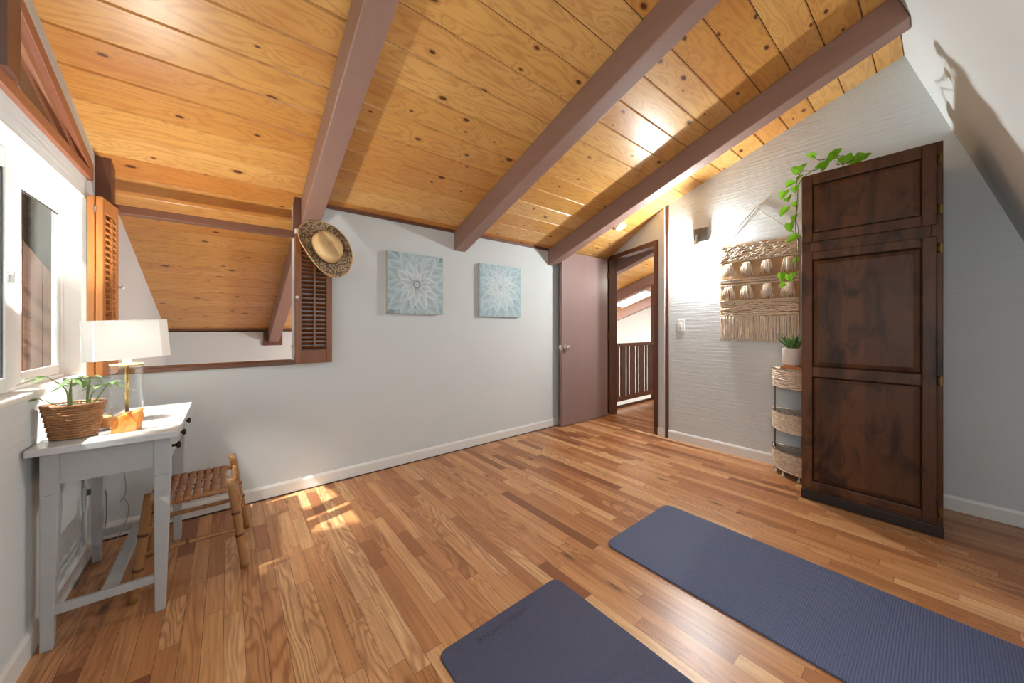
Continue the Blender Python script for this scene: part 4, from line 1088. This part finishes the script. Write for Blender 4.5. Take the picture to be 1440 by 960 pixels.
# ------------------------------------------------------------------ trailing pothos on the wardrobe
ph = thing('trailing_plant', 'trailing green vine plant on the wardrobe top hanging down its left side', 'plant', (3.40, .42, WH))
pcx, pcy = 3.42, .42
mb = MB(); mb.lathe([(.055, WH + .001), (.062, WH + .004), (.072, WH + .092), (.075, WH + .098), (.069, WH + .098), (.066, WH + .085)], (pcx, pcy, 0), 28, capt=False); mb.build('pot', M['pot_white'], ph)
mb = MB(); mb.lathe([(.066, WH + .08), (.066, WH + .088)], (pcx, pcy, 0), 24); mb.build('soil', M['soil'], ph)
vines = [[(3.42, .42, 2.29), (3.34, .44, 2.37), (3.22, .45, 2.29), (3.14, .44, 2.245), (3.11, .38, 2.24), (3.11, .33, 2.245)],
         [(3.41, .43, 2.29), (3.33, .48, 2.38), (3.21, .52, 2.30), (3.13, .56, 2.245), (3.11, .62, 2.255), (3.11, .650, 2.19), (3.115, .655, 2.10), (3.115, .652, 2.0), (3.115, .66, 1.90), (3.115, .655, 1.80), (3.115, .652, 1.66), (3.115, .655, 1.53), (3.11, .69, 1.505), (3.11, .74, 1.51)],
         [(3.42, .41, 2.29), (3.37, .48, 2.40), (3.28, .56, 2.32), (3.20, .62, 2.25), (3.18, .655, 2.18), (3.18, .66, 2.05), (3.17, .668, 1.95), (3.17, .655, 1.86), (3.16, .655, 1.70)],
         [(3.41, .44, 2.29), (3.30, .47, 2.36), (3.18, .50, 2.32), (3.10, .53, 2.30), (3.07, .56, 2.33)]]
mb = MB()
for v in vines: mb.tube(smooth_path(v, 6), .0026, 6)
mb.build('vines', M['stem_brown'], ph)
lv = MB(); rnd = random.Random(21)
LV = [((3.10, .335, 2.255), 1), ((3.11, .385, 2.27), 1), ((3.12, .44, 2.33), 1.0), ((3.12, .468, 2.315), 1.0), ((3.13, .502, 2.275), 1), ((3.09, .572, 2.345), .9), ((3.12, .612, 2.295), .9), ((3.11, .655, 2.285), 1),
      ((3.12, .690, 2.195), 1.0), ((3.12, .732, 2.125), 1.05), ((3.12, .700, 2.090), 1.0), ((3.12, .728, 2.005), 1.0), ((3.13, .668, 1.945), .8), ((3.12, .690, 1.885), 1.1), ((3.12, .680, 1.800), 1.05), ((3.12, .660, 1.645), .7), ((3.11, .735, 1.530), .9), ((3.11, .690, 1.520), .9), ((3.12, .662, 1.545), .8), ((3.10, .735, 1.470), .7),
      ((3.12, .36, 2.25), .9), ((3.14, .41, 2.28), .9), ((3.15, .53, 2.28), .9), ((3.16, .64, 2.24), .8), ((3.17, .672, 2.16), .8), ((3.16, .67, 2.05), .7), ((3.12, .30, 2.25), .9)]
for (p, s_) in LV:
    p = Vector(p)
    d = Vector((rnd.uniform(-.5, .0), rnd.uniform(-.25, .75) if p.z < 2.22 else rnd.uniform(-.8, .5), rnd.uniform(-.9, -.2) if p.z < 2.22 else rnd.uniform(-.1, .6)))
    up = Vector((-1, rnd.uniform(-.4, .4), rnd.uniform(.1, .8)))
    L = .066 * s_ * rnd.uniform(.9, 1.15)
    d.normalize(); b = p - d * L * .5
    leaflet(lv, b, d, L, L * .86, .12, up=up, fold=.22, heart=True, nu=6, nv=8)
    # petiole to the nearest vine point
    best = min((Vector(q) for v in vines for q in smooth_path(v, 6)), key=lambda q: (q - b).length)
    if (best - b).length < .14 and (best - b).length > .004: lv.tube([best, best.lerp(b, .5) + Vector((0, 0, .004)), b], .0013, 5)
lv.build('foliage', M['leaf'], ph)

# ------------------------------------------------------------------ woven wall hanging
wh = thing('wall_hanging', 'cream woven macrame wall hanging with tassels and fringe beside the wardrobe', 'wall hanging', (XR, 1.03, 1.04))
HY0, HY1 = .735, 1.322; XH = XR - .012
rnd = random.Random(31)
mb = MB()
def cloth(u, v): 
    y = HY0 + (HY1 - HY0)*u; z = 1.225 + (1.885 - 1.225)*v
    return (XH - .004 + .0015*math.sin(u*40) * math.sin(v*30), y, z)
mb.grid(cloth, 40, 44); mb.build('backing_cloth', M['yarn2'], wh, solid=.004)
def yarn(mb, pts, r, n=5): mb.tube(pts, r, n)
def row(mb, z, amp, r, xo, step=.012, lump=0):
    pts = []; y = HY0
    ph_ = rnd.random()*9
    while y <= HY1 + 1e-6:
        pts.append((XH - xo - lump*abs(mnoise.noise(Vector((y*35, ph_, z*20)))), y, z + amp*mnoise.noise(Vector((y*28 + ph_, z*50, 0)))*2)); y += step
    yarn(mb, pts, r)
# shaggy top band
mb = MB()
for k in range(9): row(mb, 1.786 + k*.0150, .006, .0072, .009, .010, .016)
for k in range(130):
    y = rnd.uniform(HY0 + .01, HY1 - .03); z = rnd.uniform(1.785, 1.905)
    yarn(mb, [(XH - .012, y, z), (XH - .024, y + .010, z - .004), (XH - .021, y + .025, z - .011), (XH - .011, y + .036, z - .016)], .0055)
mb.build('shaggy_band', M['yarn'], wh)
# twisted braids
def braid(z, z2=None):
    mb = MB(); z2 = z2 or z
    for s_ in (0, PI):
        pts = []; n_ = 90
        for i in range(n_ + 1):
            u = i/n_; y = HY0 + (HY1 - HY0)*u; a = u*2*PI*17 + s_
            pts.append((XH - .012 + .005*math.cos(a), y, z + (z2 - z)*u + .0055*math.sin(a)))
        yarn(mb, pts, .0048)
    mb.build('braid', M['yarn'], wh)
for z in (1.768, 1.598, 1.578, 1.552): braid(z)
braid(1.405)
# eight tassels in two rows
for zt, in ((1.752,), (1.545,)):
    for k in range(4):
        yc = HY1 - .075 - k*.148 + rnd.uniform(-.006, .006); mb = MB()
        for s_ in range(34):
            a = rnd.uniform(-1, 1); b = rnd.random(); L = rnd.uniform(.098, .126)
            w0, w1 = .030, .053
            mid = XH - .013 - .012*(1 - a*a) - .010*b
            yarn(mb, [(XH - .010, yc + a*w0*.9, zt), (mid, yc + a*w0*1.05, zt - .015), (mid - .005, yc + a*w1*.95 + rnd.uniform(-.004, .004), zt - L*.6), (mid + .005, yc + a*w1 + rnd.uniform(-.006, .006), zt - L)], .0034)
        mb.build('tassel', M['yarn'], wh)
# loopy lower band
mb = MB()
for k in range(8): row(mb, 1.275 + k*.0166, .005, .0070, .008, .010, .012)
mb.build('loop_band', M['yarn'], wh)
# fringe: 62 strands
mb = MB()
for k in range(74):
    y = HY0 + (HY1 - HY0)*(k + .5)/74 + rnd.uniform(-.002, .002); zb = 1.045 + rnd.uniform(-.008, .012); pts = []; ph_ = rnd.random()*9; dep = rnd.uniform(.006, .018)
    for i in range(9):
        u = i/8; pts.append((XH - dep - .002*math.sin(u*9 + ph_), y + .006*u*mnoise.noise(Vector((u*3, ph_*5, k*1.7)))*2, 1.268 + (zb - 1.268)*u))
    mb.tube(pts, [.0044]*8 + [.0035], 5)
mb.build('fringe', M['yarn'], wh)
mb = MB(); mb.tube([(XR - .014, HY0 - .012, 1.905), (XR - .014, HY1 + .008, 1.913)], .007, 8); mb.build('dowel', M['shutter_l'], wh)
mb = MB(); ap = (XR - .008, 1.040, 2.218)
mb.tube([(XR - .012, HY1 - .006, 1.918), ap], .0028, 6); mb.tube([(XR - .012, HY0 + .004, 1.912), ap], .0028, 6); mb.build('hanging_cord', M['cord'], wh)
mb = MB(); mb.tube([(XR, 1.04, 2.219), (XR - .014, 1.04, 2.221)], .003, 8); mb.build('nail', M['nickel'], wh)

# ------------------------------------------------------------------ wall sconce, switch, detector
sc = thing('wall_sconce', 'lit wall light with square nickel plate on the right wall near the door', 'wall light', (XR, 1.50, 2.0))
LBX, LBY, LBZ = 3.551, 1.520, 1.900
mb = MB(); mb.box((XR - .020, 1.432, 2.002), (XR - .0005, 1.562, 2.138)); mb.build('back_plate', m_plain('backlit_nickel', lin(112, 110, 106), .3, 1.0), sc, bevel=.003)  # plate metal darkened, its backlit shade is in the colour
mb = MB(); mb.tube(smooth_path([(XR - .018, LBY, 2.07), (LBX + .016, LBY, 2.071), (LBX + .001, LBY, 2.055), (LBX, LBY, 2.01)], 5), .007, 10); mb.build('arm', M['nickel'], sc)
mb = MB(); mb.lathe([(.012, 2.012), (.026, 2.004), (.028, 1.975), (.020, 1.955)], (LBX, LBY, 0), 24); mb.build('socket_cup', M['nickel'], sc)
mb = MB(); mb.lathe([(.030, 1.990), (.038, 1.970), (.042, 1.93), (.044, 1.85), (.045, 1.82), (.043, 1.82), (.042, 1.85), (.0398, 1.93), (.036, 1.968), (.029, 1.986)], (LBX, LBY, 0), 36, capb=False, capt=False); mb.build('glass_shade', M['glass'], sc)
mb = MB(); mb.lathe([(.010, 1.956), (.014, 1.945), (.025, 1.92), (.028, 1.90), (.022, 1.882), (.006, 1.875)], (LBX, LBY, 0), 24); mb.build('bulb', M['white_bulb'], sc)

sw = thing('light_switch', 'white light switch on the right wall between door post and wall hanging', 'switch', (XR, 1.695, 1.187))
mb = MB(); mb.box((XR - .006, 1.660, 1.130), (XR - .0003, 1.730, 1.245)); mb.build('cover_plate', M['white_plastic'], sw, bevel=.002)
mb = MB(); mb.box((XR - .011, 1.685, 1.165), (XR - .006, 1.705, 1.210)); mb.build('toggle', M['white_plastic'], sw, bevel=.002)
sd = thing('smoke_detector', 'white round smoke detector on the pine ceiling above the door', 'smoke detector', (3.39, 2.27, cz(2.27)))
Rn = Vector((0, 0, 1)).rotation_difference(-NORM).to_matrix()
mb = MB(); mb.lathe([(.068, .001), (.068, .016), (.060, .028), (.046, .034), (.012, .036)], (3.39, 2.27, cz(2.27)), 32, Rn); mb.build('detector_body', M['white_plastic'], sd)
mb = MB(); mb.lathe([(.022, .036), (.020, .040), (.006, .041)], (3.39, 2.27, cz(2.27)), 20, Rn); mb.build('test_button', M['trim_white'], sd)

# ------------------------------------------------------------------ outside the window
gd = MB(); gd.box((-30, -30, -2.7), (WX0 - .02, 40, -2.6)); tag(gd.build('garden_ground', M['grass']), 'garden ground outside the left window', 'ground')
sh_ = thing('garden_shed', 'pinkish cedar clad outbuilding outside the window', 'shed', (-2.6, 7.0, -2.6))
mb = MB()
x = -4.2
while x < -.9:
    mb.box((x, 6.6, -2.6), (x + .135, 6.64, 3.2)); x += .14
mb.box((-4.2, 6.64, -2.6), (-.9, 8.5, 3.2)); mb.build('cladding', M['exterior_siding'], sh_)
mb = MB(); mb.hexa([(-4.4, 6.4, 3.2), (-.75, 6.4, 3.2), (-.75, 8.7, 3.2), (-4.4, 8.7, 3.2)], [(-4.4, 7.3, 4.0), (-.75, 7.3, 4.0), (-.75, 7.7, 4.0), (-4.4, 7.7, 4.0)]); mb.build('roof', M['bark'], sh_)
def tree(label, x, y, r, h, seed, crown):
    rt = thing('garden_tree', label, 'tree', (x, y, -2.6), 'trees outside the window')
    mb = MB(); mb.tube([(x, y, -2.6), (x + .03, y, 0), (x, y + .03, h * .6), (x, y, h)], [r*1.25, r, r*.7, r*.2], 14); mb.build('trunk', M['bark'], rt)
    rnd = random.Random(seed); f = MB()
    for (cx_, cy_, cz_, cr, n_) in crown:
        for k in range(n_):
            a, b = rnd.uniform(0, 2*PI), rnd.uniform(-1, 1); q_ = cr * rnd.random() ** .4; s_ = math.sqrt(1 - b*b)
            p = Vector((cx_ + q_*s_*math.cos(a), cy_ + q_*s_*math.sin(a), cz_ + q_*b*.8))
            leaflet(f, p, (rnd.uniform(-1, 1), rnd.uniform(-1, 1), rnd.uniform(-.8, .4)), rnd.uniform(.10, .20), rnd.uniform(.05, .09), .2, nu=2, nv=3)
    f.build('foliage', M['leaf_dark'], rt)
tree('leafy redwood outside the window, unseen crown placed to block the sun', -3.3, .35, .28, 7.0, 3, [(-3.0, .28, 4.9, .85, 3400), (-3.0, .78, 4.9, .46, 1300), (-3.0, 1.04, 4.85, .27, 700), (-2.9, -.9, 4.6, 1.0, 1800), (-3.0, .2, 6.0, .9, 900), (-3.0, -2.2, 4.8, 1.1, 1500)])  # crown clusters shaped out of view to trim the sun patch indoors
tree('slender tree farther along the garden outside the window', -2.6, 5.2, .14, 6.0, 8, [(-2.3, 4.6, .6, .75, 420), (-3.0, 5.4, 2.6, 1.1, 420)])

# ------------------------------------------------------------------ light
w = bpy.data.worlds.new('World'); bpy.context.scene.world = w; w.use_nodes = True
bg = w.node_tree.nodes['Background']; bg.inputs[0].default_value = (.80, .90, 1.0, 1); bg.inputs[1].default_value = 1.35
def light(name, typ, loc, energy, col, **k):
    l = bpy.data.lights.new(name, typ); l.energy = energy; l.color = col
    for a, v in k.items(): setattr(l, a, v)
    o = bpy.data.objects.new(name, l); C.objects.link(o); o.location = loc; return o
light('sconce_light', 'POINT', (LBX, LBY, LBZ - .01), 54, (.955, .985, 1), shadow_soft_size=.024)
light('lamp_light', 'POINT', (lc.x, lc.y, 1.15), 22, (1, .965, .90), shadow_soft_size=.024)
sun = light('sun', 'SUN', (-6, 0, 9), 6.5, (1, .94, .84), angle=math.radians(.6))
sd_ = Vector((1, .25, -1.39)).normalized(); sun.rotation_euler = sd_.to_track_quat('-Z', 'Y').to_euler()
light('room_fill', 'POINT', (.75, -.10, 1.25), 20, (.93, .98, 1), shadow_soft_size=.25)  # added soft fill behind the camera, no such lamp in the room
light('landing_fill', 'POINT', (5.6, 4.4, .9), 52, (1, .96, .90), shadow_soft_size=.15)  # unseen light added to brighten the stairwell and gable wall
light('landing_upper_fill', 'POINT', (5.0, 2.2, 1.9), 14, (1, .93, .84), shadow_soft_size=.1)  # second added fill over the landing, no fixture there
light('far_room_fill', 'POINT', (2.4, 3.7, .7), 70, (.96, .98, 1), shadow_soft_size=.12)  # added to light the room past the shutters, source unseen

# ------------------------------------------------------------------ camera
cd_ = bpy.data.cameras.new('camera'); cam = bpy.data.objects.new('camera', cd_); C.objects.link(cam)
cd_.sensor_width = 36; cd_.lens = 491.76 / 1440 * 36; cd_.shift_y = (459.77 - 480) / 1440; cd_.clip_start = .02
cam.location = (0, 0, 1.17); cam.rotation_euler = (PI / 2, 0, -.68128)
S = bpy.context.scene; S.camera = cam
S.view_settings.view_transform = 'Standard'; S.view_settings.look = 'None'; S.view_settings.gamma = 1; S.view_settings.exposure = .76
S.view_settings.use_curve_mapping = False
for o in bpy.data.objects:
    if '_o' in o: del o['_o']
